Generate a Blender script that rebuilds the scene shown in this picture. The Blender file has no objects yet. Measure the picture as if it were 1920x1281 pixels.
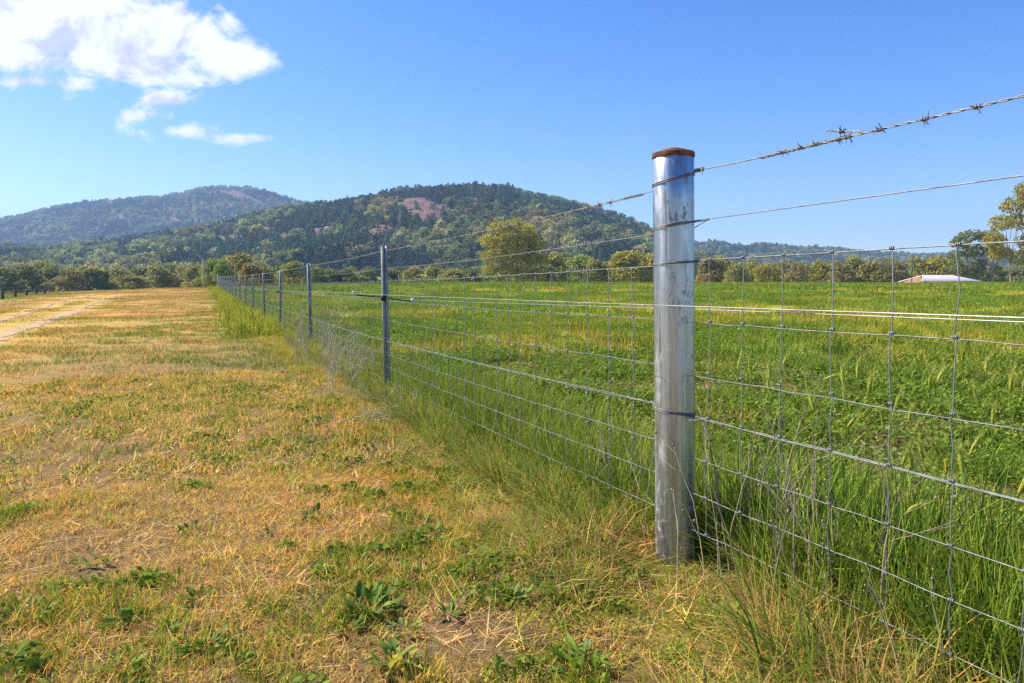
import bpy, math
import numpy as np
from mathutils import Vector, Matrix, Euler

# ------------------------------------------------------------------ camera, sky, sun, exposure
sc = bpy.context.scene
COL = sc.collection
CAM_H, PITCH, FPX = 0.80, math.radians(4.0), 1390.0
cam_d = bpy.data.cameras.new('camera')
cam = bpy.data.objects.new('camera', cam_d)
COL.objects.link(cam)
cam_d.sensor_width = 36.0
cam_d.lens = FPX / 1920.0 * 36.0
cam_d.clip_start, cam_d.clip_end = 0.05, 20000.0
cam.location = (0, 0, CAM_H)
cam.rotation_euler = (math.pi / 2 - PITCH, 0, 0)
sc.camera = cam

SUN_EL, SUN_AZ = math.radians(43), math.radians(-70)        # azimuth clockwise from +Y (the view direction)
S = Vector((math.sin(SUN_AZ) * math.cos(SUN_EL), math.cos(SUN_AZ) * math.cos(SUN_EL), math.sin(SUN_EL)))
sun_d = bpy.data.lights.new('sun', 'SUN')
sun_d.energy, sun_d.angle, sun_d.color = 5.0, math.radians(0.53), (1.0, 0.93, 0.82)
sun = bpy.data.objects.new('sun', sun_d)
COL.objects.link(sun)
sun.rotation_euler = S.to_track_quat('Z', 'Y').to_euler()
sun.location = S * 50

vs = sc.view_settings
vs.view_transform, vs.look, vs.gamma, vs.exposure = 'Standard', 'None', 1.0, 0.98
vs.use_curve_mapping = False
sc.render.film_transparent = False
cy = sc.cycles
cy.max_bounces, cy.diffuse_bounces, cy.glossy_bounces, cy.transmission_bounces = 6, 3, 2, 3
cy.volume_bounces, cy.transparent_max_bounces = 0, 4
cy.caustics_reflective = cy.caustics_refractive = False
cy.use_denoising = False
cy.use_adaptive_sampling = False
cy.sample_clamp_indirect = 4.0


def ray(px, py):
    """World direction through a pixel of the 1920 x 1281 photograph."""
    a, b = (px - 960.0) / FPX, (640.5 - py) / FPX
    return np.array([a, math.cos(PITCH) + b * math.sin(PITCH), b * math.cos(PITCH) - math.sin(PITCH)])


def at(px, py, Y):
    r = ray(px, py)
    return np.array([0, 0, CAM_H]) + r * (Y / r[1])


# ---- world: Nishita sky plus a few fair-weather clouds given by direction
world = bpy.data.worlds.new('World')
sc.world = world
world.use_nodes = True
wt = world.node_tree
wt.nodes.clear()


def N(tree, typ, **kw):
    n = tree.nodes.new(typ)
    for k, v in kw.items():
        setattr(n, k, v)
    return n


def L(tree, a, b):
    tree.links.new(a, b)


def M(tree, op, a, b=None, c=None, clamp=False):
    n = tree.nodes.new('ShaderNodeMath')
    n.operation = op
    n.use_clamp = clamp
    for i, v in enumerate((a, b, c)):
        if v is None:
            continue
        if isinstance(v, (int, float)):
            n.inputs[i].default_value = v
        else:
            tree.links.new(v, n.inputs[i])
    return n.outputs[0]


SKY_STRENGTH = 0.106
out = N(wt, 'ShaderNodeOutputWorld')
bg = N(wt, 'ShaderNodeBackground')
bg.inputs['Strength'].default_value = SKY_STRENGTH
L(wt, bg.outputs[0], out.inputs['Surface'])
sky = N(wt, 'ShaderNodeTexSky', sky_type='NISHITA')
sky.sun_disc = False
sky.sun_elevation = SUN_EL
sky.sun_rotation = SUN_AZ
sky.altitude = 300
sky.air_density, sky.dust_density, sky.ozone_density = 1.0, 0.7, 3.0
tc = N(wt, 'ShaderNodeTexCoord')
sep = N(wt, 'ShaderNodeSeparateXYZ')
L(wt, tc.outputs['Generated'], sep.inputs[0])
yy = M(wt, 'MAXIMUM', sep.outputs['Y'], 0.05)
cu = M(wt, 'DIVIDE', sep.outputs['X'], yy)
cw = M(wt, 'DIVIDE', sep.outputs['Z'], yy)
cmb = N(wt, 'ShaderNodeCombineXYZ')
L(wt, cu, cmb.inputs[0])
L(wt, M(wt, 'MULTIPLY', cw, 1.35), cmb.inputs[1])
cmb.inputs[2].default_value = 0.37


def wnoise(scale, detail, rough, dist=0.0, off=0.0):
    n = N(wt, 'ShaderNodeTexNoise')
    n.inputs['Scale'].default_value = scale
    n.inputs['Detail'].default_value = detail
    n.inputs['Roughness'].default_value = rough
    n.inputs['Distortion'].default_value = dist
    if off:
        v = N(wt, 'ShaderNodeVectorMath', operation='ADD')
        L(wt, cmb.outputs[0], v.inputs[0])
        v.inputs[1].default_value = (off, off * 0.7, off * 0.3)
        L(wt, v.outputs[0], n.inputs['Vector'])
    else:
        L(wt, cmb.outputs[0], n.inputs['Vector'])
    return n.outputs['Fac']


# blobs: centre (photo pixel), half sizes in pixels, weight
BLOBS = [(60, 40, 330, 120, 1.0), (330, 60, 150, 85, 1.0), (250, 110, 230, 52, .95), (420, 105, 100, 42, .9), (330, -110, 520, 120, 1.0), (-330, 40, 260, 110, .9),
         (308, 186, 62, 20, .66), (283, 214, 48, 26, .62), (440, 259, 76, 17, .72), (345, 247, 95, 20, .55), (40, 152, 90, 16, .58), (140, 152, 70, 24, .6)]
best = None
for (bx, by, ba, bb, wgt) in BLOBS:
    r = ray(bx, by)
    u0, w0 = r[0] / r[1], r[2] / r[1]
    du = M(wt, 'DIVIDE', M(wt, 'SUBTRACT', cu, float(u0)), ba / FPX)
    dw = M(wt, 'DIVIDE', M(wt, 'SUBTRACT', cw, float(w0)), bb / FPX)
    d2 = M(wt, 'ADD', M(wt, 'MULTIPLY', du, du), M(wt, 'MULTIPLY', dw, dw))
    m = M(wt, 'MULTIPLY', M(wt, 'SUBTRACT', 1.0, M(wt, 'SQRT', d2)), wgt)
    m = M(wt, 'MULTIPLY', m, 1.0)
    best = m if best is None else M(wt, 'SMOOTH_MAX', best, m, 0.25)
n1 = wnoise(9, 9, 0.62, 0.4)
n2 = wnoise(30, 6, 0.6, 0.3, 3.1)
dens = M(wt, 'ADD', best, M(wt, 'ADD', M(wt, 'MULTIPLY', M(wt, 'SUBTRACT', n1, 0.5), 1.95), M(wt, 'MULTIPLY', M(wt, 'SUBTRACT', n2, 0.5), 0.5)))
cov = N(wt, 'ShaderNodeMapRange', interpolation_type='SMOOTHSTEP')
cov.inputs['From Min'].default_value, cov.inputs['From Max'].default_value = 0.0, 0.46
L(wt, dens, cov.inputs['Value'])
front = M(wt, 'GREATER_THAN', sep.outputs['Y'], 0.06)
fac = M(wt, 'MULTIPLY', M(wt, 'MULTIPLY', cov.outputs[0], front), 0.96)
def shifted(scale, detail, rough, dist, du_, dw_):
    v = N(wt, 'ShaderNodeVectorMath', operation='ADD')
    L(wt, cmb.outputs[0], v.inputs[0])
    v.inputs[1].default_value = (du_, dw_, 0)
    n = N(wt, 'ShaderNodeTexNoise')
    n.inputs['Scale'].default_value, n.inputs['Detail'].default_value, n.inputs['Roughness'].default_value, n.inputs['Distortion'].default_value = scale, detail, rough, dist
    L(wt, v.outputs[0], n.inputs['Vector'])
    return n.outputs['Fac']


relief = M(wt, 'SUBTRACT', shifted(9, 9, 0.62, 0.4, -.022, .030), n1)           # thicker cloud towards the sun means shade here
shade = N(wt, 'ShaderNodeMapRange', interpolation_type='SMOOTHSTEP')
shade.inputs['From Min'].default_value, shade.inputs['From Max'].default_value = -0.03, 0.17
L(wt, M(wt, 'ADD', relief, M(wt, 'MULTIPLY', M(wt, 'SUBTRACT', wnoise(6.5, 4, 0.5, 0.6, 7.7), .5), .45)), shade.inputs['Value'])
cc = N(wt, 'ShaderNodeMix', data_type='RGBA')
L(wt, shade.outputs[0], cc.inputs['Factor'])
cc.inputs['A'].default_value = tuple(v / SKY_STRENGTH for v in (.61, .61, .62)) + (1,)
cc.inputs['B'].default_value = tuple(v / SKY_STRENGTH for v in (0.385, 0.395, 0.50)) + (1,)
hsv = N(wt, 'ShaderNodeHueSaturation')
hsv.inputs['Saturation'].default_value = 1.38
hsv.inputs['Hue'].default_value = 0.514
L(wt, sky.outputs[0], hsv.inputs['Color'])
mx = N(wt, 'ShaderNodeMix', data_type='RGBA')
L(wt, fac, mx.inputs['Factor'])
L(wt, hsv.outputs[0], mx.inputs['A'])
L(wt, cc.outputs['Result'], mx.inputs['B'])
L(wt, mx.outputs['Result'], bg.inputs['Color'])

# ------------------------------------------------------------------ helpers
rng = np.random.default_rng(11)


def tag(o, label=None, cat=None, group=None, kind=None):
    if label: o['label'] = label
    if cat: o['category'] = cat
    if group: o['group'] = group
    if kind: o['kind'] = kind
    return o


def empty(name, loc=(0, 0, 0), rz=0.0):
    o = bpy.data.objects.new(name, None)
    o.empty_display_size = 0.1
    o.location = tuple(loc)
    o.rotation_euler = (0, 0, rz)
    COL.objects.link(o)
    return o


def mesh(name, V, F, mat, col=None, smooth=False, attrs=None):
    """Mesh from arrays; F is an (n,3) or (n,4) array or a list of such arrays."""
    V = np.asarray(V, dtype=np.float32).reshape(-1, 3)
    Fs = F if isinstance(F, list) else [F]
    Fs = [np.asarray(f, dtype=np.int32) for f in Fs if len(f)]
    me = bpy.data.meshes.new(name)
    me.vertices.add(len(V))
    me.vertices.foreach_set('co', V.ravel())
    if Fs:
        idx = np.concatenate([f.ravel() for f in Fs])
        sizes = np.concatenate([np.full(len(f), f.shape[1], np.int32) for f in Fs])
        starts = np.concatenate([[0], np.cumsum(sizes)[:-1]]).astype(np.int32)
        me.loops.add(len(idx))
        me.loops.foreach_set('vertex_index', idx)
        me.polygons.add(len(sizes))
        me.polygons.foreach_set('loop_start', starts)
        if smooth:
            me.polygons.foreach_set('use_smooth', np.ones(len(sizes), bool))
    if col is not None:
        a = me.attributes.new('col', 'FLOAT_COLOR', 'POINT')
        c = np.ones((len(V), 4), np.float32)
        c[:, :3] = col
        a.data.foreach_set('color', c.ravel())
    for k, (typ, dat) in (attrs or {}).items():
        a = me.attributes.new(k, typ, 'POINT')
        a.data.foreach_set('vector' if typ == 'FLOAT_VECTOR' else 'value', np.asarray(dat).ravel())
    if mat is not None:
        me.materials.append(mat)
    me.update(calc_edges=True)
    me.validate()
    return me


def obj(name, me, parent=None, loc=None, rot=None, scale=None):
    o = bpy.data.objects.new(name, me)
    COL.objects.link(o)
    if parent is not None:
        o.parent = parent
    if loc is not None: o.location = tuple(loc)
    if rot is not None: o.rotation_euler = tuple(rot)
    if scale is not None: o.scale = tuple(scale) if np.ndim(scale) else (scale,) * 3
    return o


class MB:
    """Collects pieces into one mesh."""
    def __init__(self):
        self.V, self.Q, self.T, self.C, self.n = [], [], [], [], 0

    def add(self, V, F, col=None):
        V = np.asarray(V, float).reshape(-1, 3)
        F = np.asarray(F, int)
        (self.Q if F.shape[1] == 4 else self.T).append(F + self.n)
        self.V.append(V)
        self.C.append(np.broadcast_to(np.asarray((1, 1, 1) if col is None else col, float), V.shape))
        self.n += len(V)

    def mesh(self, name, mat, smooth=False):
        F = []
        if self.Q: F.append(np.concatenate(self.Q))
        if self.T: F.append(np.concatenate(self.T))
        return mesh(name, np.concatenate(self.V), F, mat, np.concatenate(self.C), smooth)


def tube(P, r, sides=6, cap=True):
    """Swept tube along points P; r a number or one radius per point."""
    P = np.asarray(P, float)
    n = len(P)
    r = np.broadcast_to(np.asarray(r, float), (n,))
    T = np.gradient(P, axis=0)
    T /= np.linalg.norm(T, axis=1)[:, None] + 1e-12
    ref = np.array([0.0, 0.0, 1.0]) if abs(T[0][2]) < 0.9 else np.array([1.0, 0, 0])
    u = np.cross(T[0], ref)
    u /= np.linalg.norm(u)
    U = [u]
    for i in range(1, n):
        u = U[-1] - T[i] * np.dot(U[-1], T[i])
        U.append(u / (np.linalg.norm(u) + 1e-12))
    U = np.array(U)
    W = np.cross(T, U)
    a = np.linspace(0, 2 * np.pi, sides, endpoint=False)
    V = P[:, None, :] + r[:, None, None] * (np.cos(a)[None, :, None] * U[:, None, :] + np.sin(a)[None, :, None] * W[:, None, :])
    i, j = np.meshgrid(np.arange(n - 1), np.arange(sides), indexing='ij')
    k = (j + 1) % sides
    Q = np.stack([i * sides + j, i * sides + k, (i + 1) * sides + k, (i + 1) * sides + j], -1).reshape(-1, 4)
    return V.reshape(-1, 3), Q


def helix(P0, P1, r, turns, steps=8, phase=0.0):
    P0, P1 = np.asarray(P0, float), np.asarray(P1, float)
    t = np.linspace(0, 1, int(turns * steps) + 1)
    d = P1 - P0
    d = d / np.linalg.norm(d)
    u = np.cross(d, [0, 0, 1.0])
    u /= np.linalg.norm(u)
    w = np.cross(d, u)
    a = 2 * np.pi * turns * t + phase
    return P0 + (P1 - P0) * t[:, None] + r * (np.cos(a)[:, None] * u + np.sin(a)[:, None] * w)


def lathe(prof, seg=48):
    """prof: list of (radius, z)."""
    prof = np.asarray(prof, float)
    a = np.linspace(0, 2 * np.pi, seg, endpoint=False)
    V = np.stack([prof[:, 0:1] * np.cos(a), prof[:, 0:1] * np.sin(a), np.repeat(prof[:, 1:2], seg, 1)], -1)
    n = len(prof)
    i, j = np.meshgrid(np.arange(n - 1), np.arange(seg), indexing='ij')
    k = (j + 1) % seg
    return V.reshape(-1, 3), np.stack([i * seg + j, i * seg + k, (i + 1) * seg + k, (i + 1) * seg + j], -1).reshape(-1, 4)


BOXF = np.array([[0, 3, 2, 1], [4, 5, 6, 7], [0, 1, 5, 4], [1, 2, 6, 5], [2, 3, 7, 6], [3, 0, 4, 7]])


def box(x0, x1, y0, y1, z0, z1):
    return np.array([[x0, y0, z0], [x1, y0, z0], [x1, y1, z0], [x0, y1, z0], [x0, y0, z1], [x1, y0, z1], [x1, y1, z1], [x0, y1, z1]], float), BOXF


def vnoise(x, y, seed=0):
    x, y = np.asarray(x, float), np.asarray(y, float)
    xi, yi = np.floor(x).astype(np.int64), np.floor(y).astype(np.int64)
    fx, fy = x - xi, y - yi
    fx, fy = fx * fx * (3 - 2 * fx), fy * fy * (3 - 2 * fy)

    def h(a, b):
        n = (a * 374761393 + b * 668265263 + seed * 1442695041) & 0x7fffffff
        n = ((n ^ (n >> 13)) * 1274126177) & 0x7fffffff
        return ((n ^ (n >> 16)) & 0xffff) / 65535.0
    return (h(xi, yi) * (1 - fx) + h(xi + 1, yi) * fx) * (1 - fy) + (h(xi, yi + 1) * (1 - fx) + h(xi + 1, yi + 1) * fx) * fy


def fbm(x, y, seed=0, octv=4, gain=0.5):
    s, a, t = 0.0, 1.0, 0.0
    for o in range(octv):
        s = s + a * vnoise(np.asarray(x) * 2 ** o + 17.3 * o, np.asarray(y) * 2 ** o - 9.1 * o, seed + o)
        t += a
        a *= gain
    return s / t


def sstep(a, b, x):
    t = np.clip((np.asarray(x, float) - a) / (b - a), 0, 1)
    return t * t * (3 - 2 * t)


# ------------------------------------------------------------------ materials
def new_mat(name):
    m = bpy.data.materials.new(name)
    m.use_nodes = True
    t = m.node_tree
    t.nodes.clear()
    o = N(t, 'ShaderNodeOutputMaterial')
    return m, t, o


def leaf_mat(name, trans=0.35, inst=True, rough=0.6, spec=0.25):
    m, t, o = new_mat(name)
    a = N(t, 'ShaderNodeAttribute', attribute_name='col')
    c = a.outputs['Color']
    if inst:
        b = N(t, 'ShaderNodeAttribute', attribute_name='tint', attribute_type='INSTANCER')
        mu = N(t, 'ShaderNodeMix', data_type='RGBA', blend_type='MULTIPLY')
        mu.inputs['Factor'].default_value = 1.0
        L(t, c, mu.inputs['A'])
        L(t, b.outputs['Vector'], mu.inputs['B'])
        c = mu.outputs['Result']
    p = N(t, 'ShaderNodeBsdfPrincipled')
    p.inputs['Roughness'].default_value = rough
    p.inputs['Specular IOR Level'].default_value = spec
    L(t, c, p.inputs['Base Color'])
    tr = N(t, 'ShaderNodeBsdfTranslucent')
    L(t, c, tr.inputs['Color'])
    mi = N(t, 'ShaderNodeMixShader')
    mi.inputs[0].default_value = trans
    L(t, p.outputs[0], mi.inputs[1])
    L(t, tr.outputs[0], mi.inputs[2])
    L(t, mi.outputs[0], o.inputs['Surface'])
    return m


def plain_mat(name, col, rough=0.6, metal=0.0, noise=0.0, nscale=20.0, stretch=(1, 1, 1), col2=None, bump=0.0, spec=0.5):
    m, t, o = new_mat(name)
    p = N(t, 'ShaderNodeBsdfPrincipled')
    p.inputs['Roughness'].default_value = rough
    p.inputs['Metallic'].default_value = metal
    p.inputs['Specular IOR Level'].default_value = spec
    p.inputs['Base Color'].default_value = tuple(col) + (1,)
    if noise or col2 is not None:
        tc_ = N(t, 'ShaderNodeTexCoord')
        mp = N(t, 'ShaderNodeMapping')
        mp.inputs['Scale'].default_value = stretch
        L(t, tc_.outputs['Object'], mp.inputs[0])
        n = N(t, 'ShaderNodeTexNoise')
        n.inputs['Scale'].default_value = nscale
        n.inputs['Detail'].default_value = 6
        n.inputs['Roughness'].default_value = 0.65
        L(t, mp.outputs[0], n.inputs['Vector'])
        r = N(t, 'ShaderNodeValToRGB')
        r.color_ramp.elements[0].position, r.color_ramp.elements[1].position = 0.35, 0.65
        c2 = col2 if col2 is not None else [v * (1 - noise) for v in col]
        r.color_ramp.elements[0].color = tuple(c2) + (1,)
        r.color_ramp.elements[1].color = tuple(col) + (1,)
        L(t, n.outputs['Fac'], r.inputs[0])
        L(t, r.outputs[0], p.inputs['Base Color'])
        if bump:
            b = N(t, 'ShaderNodeBump')
            b.inputs['Strength'].default_value = bump
            b.inputs['Distance'].default_value = 0.002
            L(t, n.outputs['Fac'], b.inputs['Height'])
            L(t, b.outputs[0], p.inputs['Normal'])
    L(t, p.outputs[0], o.inputs['Surface'])
    return m


def post_mat():
    """Galvanised pipe: zinc with vertical runs, pale bloom, dark scuffs."""
    m, t, o = new_mat('galvanised_pipe')
    tcx = N(t, 'ShaderNodeTexCoord')

    def noi(scale, stretch, detail=6, rough=0.6, dist=0.0):
        mp = N(t, 'ShaderNodeMapping')
        mp.inputs['Scale'].default_value = stretch
        L(t, tcx.outputs['Object'], mp.inputs[0])
        n = N(t, 'ShaderNodeTexNoise')
        n.inputs['Scale'].default_value = scale
        n.inputs['Detail'].default_value = detail
        n.inputs['Roughness'].default_value = rough
        n.inputs['Distortion'].default_value = dist
        L(t, mp.outputs[0], n.inputs['Vector'])
        return n.outputs['Fac']

    def rmp(v, a, b):
        n = N(t, 'ShaderNodeMapRange', interpolation_type='SMOOTHSTEP')
        n.inputs['From Min'].default_value, n.inputs['From Max'].default_value = a, b
        L(t, v, n.inputs['Value'])
        return n.outputs[0]

    def mixc(f, a, b):
        n = N(t, 'ShaderNodeMix', data_type='RGBA')
        L(t, f, n.inputs['Factor'])
        if isinstance(a, tuple): n.inputs['A'].default_value = a + (1,)
        else: L(t, a, n.inputs['A'])
        n.inputs['B'].default_value = b + (1,)
        return n.outputs['Result']
    runs = rmp(noi(42, (1, 1, 0.05)), 0.42, 0.62)
    c = mixc(runs, (0.36, 0.40, 0.45), (0.52, 0.56, 0.60))
    bloom = rmp(noi(16, (1, 1, 0.35), 8, 0.7), 0.52, 0.68)
    c = mixc(M(t, 'MULTIPLY', bloom, .8), c, (0.60, 0.62, 0.64))
    scuff = M(t, 'MULTIPLY', rmp(noi(60, (1, 1, 0.4), 8, 0.75, 0.6), 0.52, 0.60), rmp(noi(9, (1, 1, 0.5), 3), 0.46, 0.58))
    c = mixc(M(t, 'MULTIPLY', scuff, 0.65), c, (0.12, 0.13, 0.14))
    drip = M(t, 'MULTIPLY', rmp(noi(70, (1, 1, 0.03), 3), 0.55, 0.66), 0.6)
    c = mixc(drip, c, (0.16, 0.18, 0.20))
    # concrete and soil splashed on the foot
    sp = N(t, 'ShaderNodeSeparateXYZ')
    L(t, tcx.outputs['Object'], sp.inputs[0])
    low = M(t, 'SUBTRACT', 1.0, rmp(sp.outputs['Z'], 0.02, 0.42))
    splash = M(t, 'MULTIPLY', low, rmp(noi(55, (1, 1, 0.7), 8, 0.7), 0.52, 0.6))
    c = mixc(M(t, 'MULTIPLY', splash, 0.75), c, (0.48, 0.42, 0.33))
    p = N(t, 'ShaderNodeBsdfPrincipled')
    L(t, c, p.inputs['Base Color'])
    dirt = M(t, 'MAXIMUM', M(t, 'MAXIMUM', scuff, splash), M(t, 'MULTIPLY', bloom, 0.7), clamp=True)
    L(t, M(t, 'SUBTRACT', 0.88, M(t, 'MULTIPLY', dirt, 0.55)), p.inputs['Metallic'])
    L(t, M(t, 'ADD', 0.275, M(t, 'MULTIPLY', M(t, 'ADD', dirt, M(t, 'MULTIPLY', runs, 0.25)), 0.25)), p.inputs['Roughness'])
    b = N(t, 'ShaderNodeBump')
    b.inputs['Strength'].default_value = 0.25
    b.inputs['Distance'].default_value = 0.001
    L(t, noi(90, (1, 1, 0.3), 4), b.inputs['Height'])
    L(t, b.outputs[0], p.inputs['Normal'])
    L(t, p.outputs[0], o.inputs['Surface'])
    return m


def attr_ground_mat():
    m, t, o = new_mat('ground_soil_and_litter')
    a = N(t, 'ShaderNodeAttribute', attribute_name='col')
    tcx = N(t, 'ShaderNodeTexCoord')

    def noi(scale, detail, rough, st=(1, 1, 1)):
        mp = N(t, 'ShaderNodeMapping')
        mp.inputs['Scale'].default_value = st
        L(t, tcx.outputs['Object'], mp.inputs[0])
        n = N(t, 'ShaderNodeTexNoise')
        n.inputs['Scale'].default_value = scale
        n.inputs['Detail'].default_value = detail
        n.inputs['Roughness'].default_value = rough
        L(t, mp.outputs[0], n.inputs['Vector'])
        return n.outputs['Fac']
    n1_, n2_ = noi(38, 8, 0.75), noi(3.1, 6, 0.7)
    v = M(t, 'ADD', M(t, 'MULTIPLY', M(t, 'SUBTRACT', n1_, 0.5), 1.7), M(t, 'MULTIPLY', M(t, 'SUBTRACT', n2_, 0.5), 1.0))
    f = M(t, 'ADD', 1.0, v)
    f = M(t, 'MAXIMUM', f, 0.25)
    mu = N(t, 'ShaderNodeMix', data_type='RGBA', blend_type='MULTIPLY')
    mu.inputs['Factor'].default_value = 1.0
    L(t, a.outputs['Color'], mu.inputs['A'])
    cb = N(t, 'ShaderNodeCombineColor')
    for i in range(3): L(t, f, cb.inputs[i])
    L(t, cb.outputs[0], mu.inputs['B'])
    p = N(t, 'ShaderNodeBsdfPrincipled')
    p.inputs['Roughness'].default_value = 0.95
    p.inputs['Specular IOR Level'].default_value = 0.05
    L(t, mu.outputs['Result'], p.inputs['Base Color'])
    b = N(t, 'ShaderNodeBump')
    b.inputs['Strength'].default_value = 0.8
    b.inputs['Distance'].default_value = 0.02
    L(t, n1_, b.inputs['Height'])
    L(t, b.outputs[0], p.inputs['Normal'])
    L(t, p.outputs[0], o.inputs['Surface'])
    return m


M_GRASS = leaf_mat('grass_blade', 0.30, spec=0.1)
M_TREEI = leaf_mat('forest_foliage', 0.22, rough=0.7, spec=0.15)
M_CROWN = leaf_mat('gum_foliage', 0.36, inst=False, rough=0.6, spec=0.2)
M_LEAF = leaf_mat('weed_leaf', 0.38, inst=False, rough=0.6, spec=0.2)
M_COL = leaf_mat('dry_stalk', 0.12, inst=False, rough=0.8, spec=0.1)
M_GROUND = attr_ground_mat()
M_POST = post_mat()
M_RUST = plain_mat('rusty_cap_steel', (0.30, 0.125, 0.05), 0.85, 0.1, col2=(0.055, 0.028, 0.02), nscale=32, bump=0.6, spec=0.2)
M_WIRE = plain_mat('galvanised_wire', (0.25, 0.25, 0.245), 0.55, 0.5, col2=(0.11, 0.11, 0.11), nscale=40)
M_BARB = plain_mat('weathered_barbed_wire', (0.30, 0.28, 0.26), 0.55, 0.5, col2=(0.13, 0.10, 0.08), nscale=80)
M_STAY = plain_mat('dull_stay_wire', (0.33, 0.34, 0.34), 0.55, 0.6, noise=0.35, nscale=60)
M_ELEC = plain_mat('bright_electric_wire', (0.46, 0.46, 0.44), 0.45, 0.5, noise=.4, nscale=12)
M_PICK = plain_mat('picket_steel', (0.34, 0.365, 0.35), 0.6, 0.2, col2=(0.20, 0.22, 0.21), nscale=30, stretch=(1, 1, 0.2))
M_INSUL = plain_mat('white_insulator_plastic', (0.55, 0.55, 0.52), 0.5, 0.0)
M_BLACK = plain_mat('black_bracket_rod', (0.035, 0.035, 0.035), 0.5, 0.2)
M_BARK = plain_mat('gum_bark', (0.30, 0.23, 0.17), 0.9, col2=(0.12, 0.09, 0.07), nscale=3, stretch=(1, 1, 0.3), spec=0.1)
M_PALE = plain_mat('pale_gum_bark', (0.55, 0.48, 0.40), 0.9, col2=(0.34, 0.24, 0.18), nscale=2, stretch=(1, 1, 0.3), spec=0.1)
M_WOOD = plain_mat('grey_fence_timber', (0.13, 0.11, 0.09), 0.9, noise=0.5, nscale=8)
M_POLE = plain_mat('grey_steel_pole', (0.50, 0.48, 0.44), 0.6, 0.2, noise=0.3, nscale=4)
M_ROCK = plain_mat('pink_granite', (0.225, 0.125, 0.10), 0.9, col2=(0.075, 0.048, 0.045), nscale=0.16, stretch=(1, .4, 2.2), bump=0.0, spec=0.1)
M_TRACK = plain_mat('pale_track_dirt', (0.50, 0.36, 0.22), 0.95, col2=(0.36, 0.25, 0.12), nscale=3.5, spec=0.05)
M_HILL = plain_mat('hill_floor', (0.12, 0.11, 0.05), 0.95, col2=(0.045, 0.055, 0.03), nscale=0.11, spec=0.05)
M_ROOF = plain_mat('pale_corrugated_roof', (0.60, 0.56, 0.53), 0.5, 0.1, noise=0.15, nscale=1.2)
M_SHEDW = plain_mat('brown_shed_wall', (0.30, 0.15, 0.09), 0.8, noise=0.4, nscale=1.5)
M_STEM = plain_mat('shed_steel', (0.35, 0.33, 0.30), 0.7)

# ------------------------------------------------------------------ terrain function
FZ = 2.13
F0 = np.array([at(1272, 700, FZ)[0], FZ])
tdir = np.array([(384 - 960.0) / FPX, 1.0])
tdir /= np.linalg.norm(tdir)
ndir = np.array([-tdir[1], tdir[0]])             # towards the mown side
_py = np.array([-4000, -20, 2, 5.6, 9.6, 13.5, 17, 20.6, 24.7, 40, 58, 72, 80, 92, 130, 200, 300, 9000])
_pz = np.array([-1, 0, 0, 0, .02, .05, .08, .12, .18, .43, .75, .93, .95, .80, -.5, -1.7, -2.2, -2.2])
_gy = np.arange(-60, 420, 0.5)
_gz = np.interp(_gy, _py, _pz)
_k = np.hanning(17)
_gz = np.convolve(np.pad(_gz, 8, mode='edge'), _k / _k.sum(), mode='valid')


def sd(x, y):
    x, y = np.asarray(x, float) - F0[0], np.asarray(y, float) - F0[1]
    return x * tdir[0] + y * tdir[1], x * ndir[0] + y * ndir[1]


def gz(x, y):
    x, y = np.asarray(x, float), np.asarray(y, float)
    s, d = sd(x, y)
    z = np.interp(y, _gy, _gz)
    z = z - 0.032 * np.clip(d - 2, 0, 40) * sstep(2, 8, d)
    z = z + 0.42 * sstep(12, 72, y) * sstep(0.5, 18, -d) * (1 - sstep(120, 220, y))
    r = np.hypot(x, y)
    z = z + 0.05 * (fbm(x * 0.9, y * 0.9, 3, 3) - 0.5) * sstep(0.4, 1.2, np.hypot(x - F0[0], y - F0[1])) * (1 - 0.6 * sstep(8, 30, r))
    z = z + 0.16 * (fbm(x * 0.09, y * 0.09, 5, 2) - 0.5) * sstep(12, 40, r)
    z = z - 0.05 * np.exp(-(d / 0.35) ** 2) * 0
    return z


def on_ground(px, py):
    r = ray(px, py)
    o = np.array([0, 0, CAM_H])
    ts = np.concatenate([np.arange(0.3, 12, 0.01), np.arange(12, 200, 0.1)])
    P = o + r * ts[:, None]
    below = P[:, 2] < gz(P[:, 0], P[:, 1])
    i = int(np.argmax(below)) if below.any() else len(ts) - 1
    return P[i].copy()


# ruts of the track, as lines on the ground
RUT = [[on_ground(-260, 742), on_ground(0, 633), on_ground(92, 600), on_ground(165, 574), on_ground(232, 553)],
       [on_ground(-240, 690), on_ground(0, 603), on_ground(60, 584), on_ground(110, 568), on_ground(180, 552)]]

for _l in RUT:                                             # the ruts run on past the camera
    _e = _l[0] + (_l[0] - _l[1]) * 2.5
    _l.insert(0, np.array([_e[0], _e[1], float(gz(_e[0], _e[1]))]))


def rut_dist(x, y):
    best_ = np.full(np.shape(x), 1e9)
    mid = np.full(np.shape(x), 1e9)
    for line in RUT:
        p, q = line[0][:2], line[-1][:2]
        pts = np.array([a[:2] for a in line])
        for i in range(len(pts) - 1):
            a, b = pts[i], pts[i + 1]
            ab = b - a
            t = np.clip(((x - a[0]) * ab[0] + (y - a[1]) * ab[1]) / (ab @ ab), 0, 1)
            best_ = np.minimum(best_, np.hypot(x - a[0] - t * ab[0], y - a[1] - t * ab[1]))
    return best_


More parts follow.
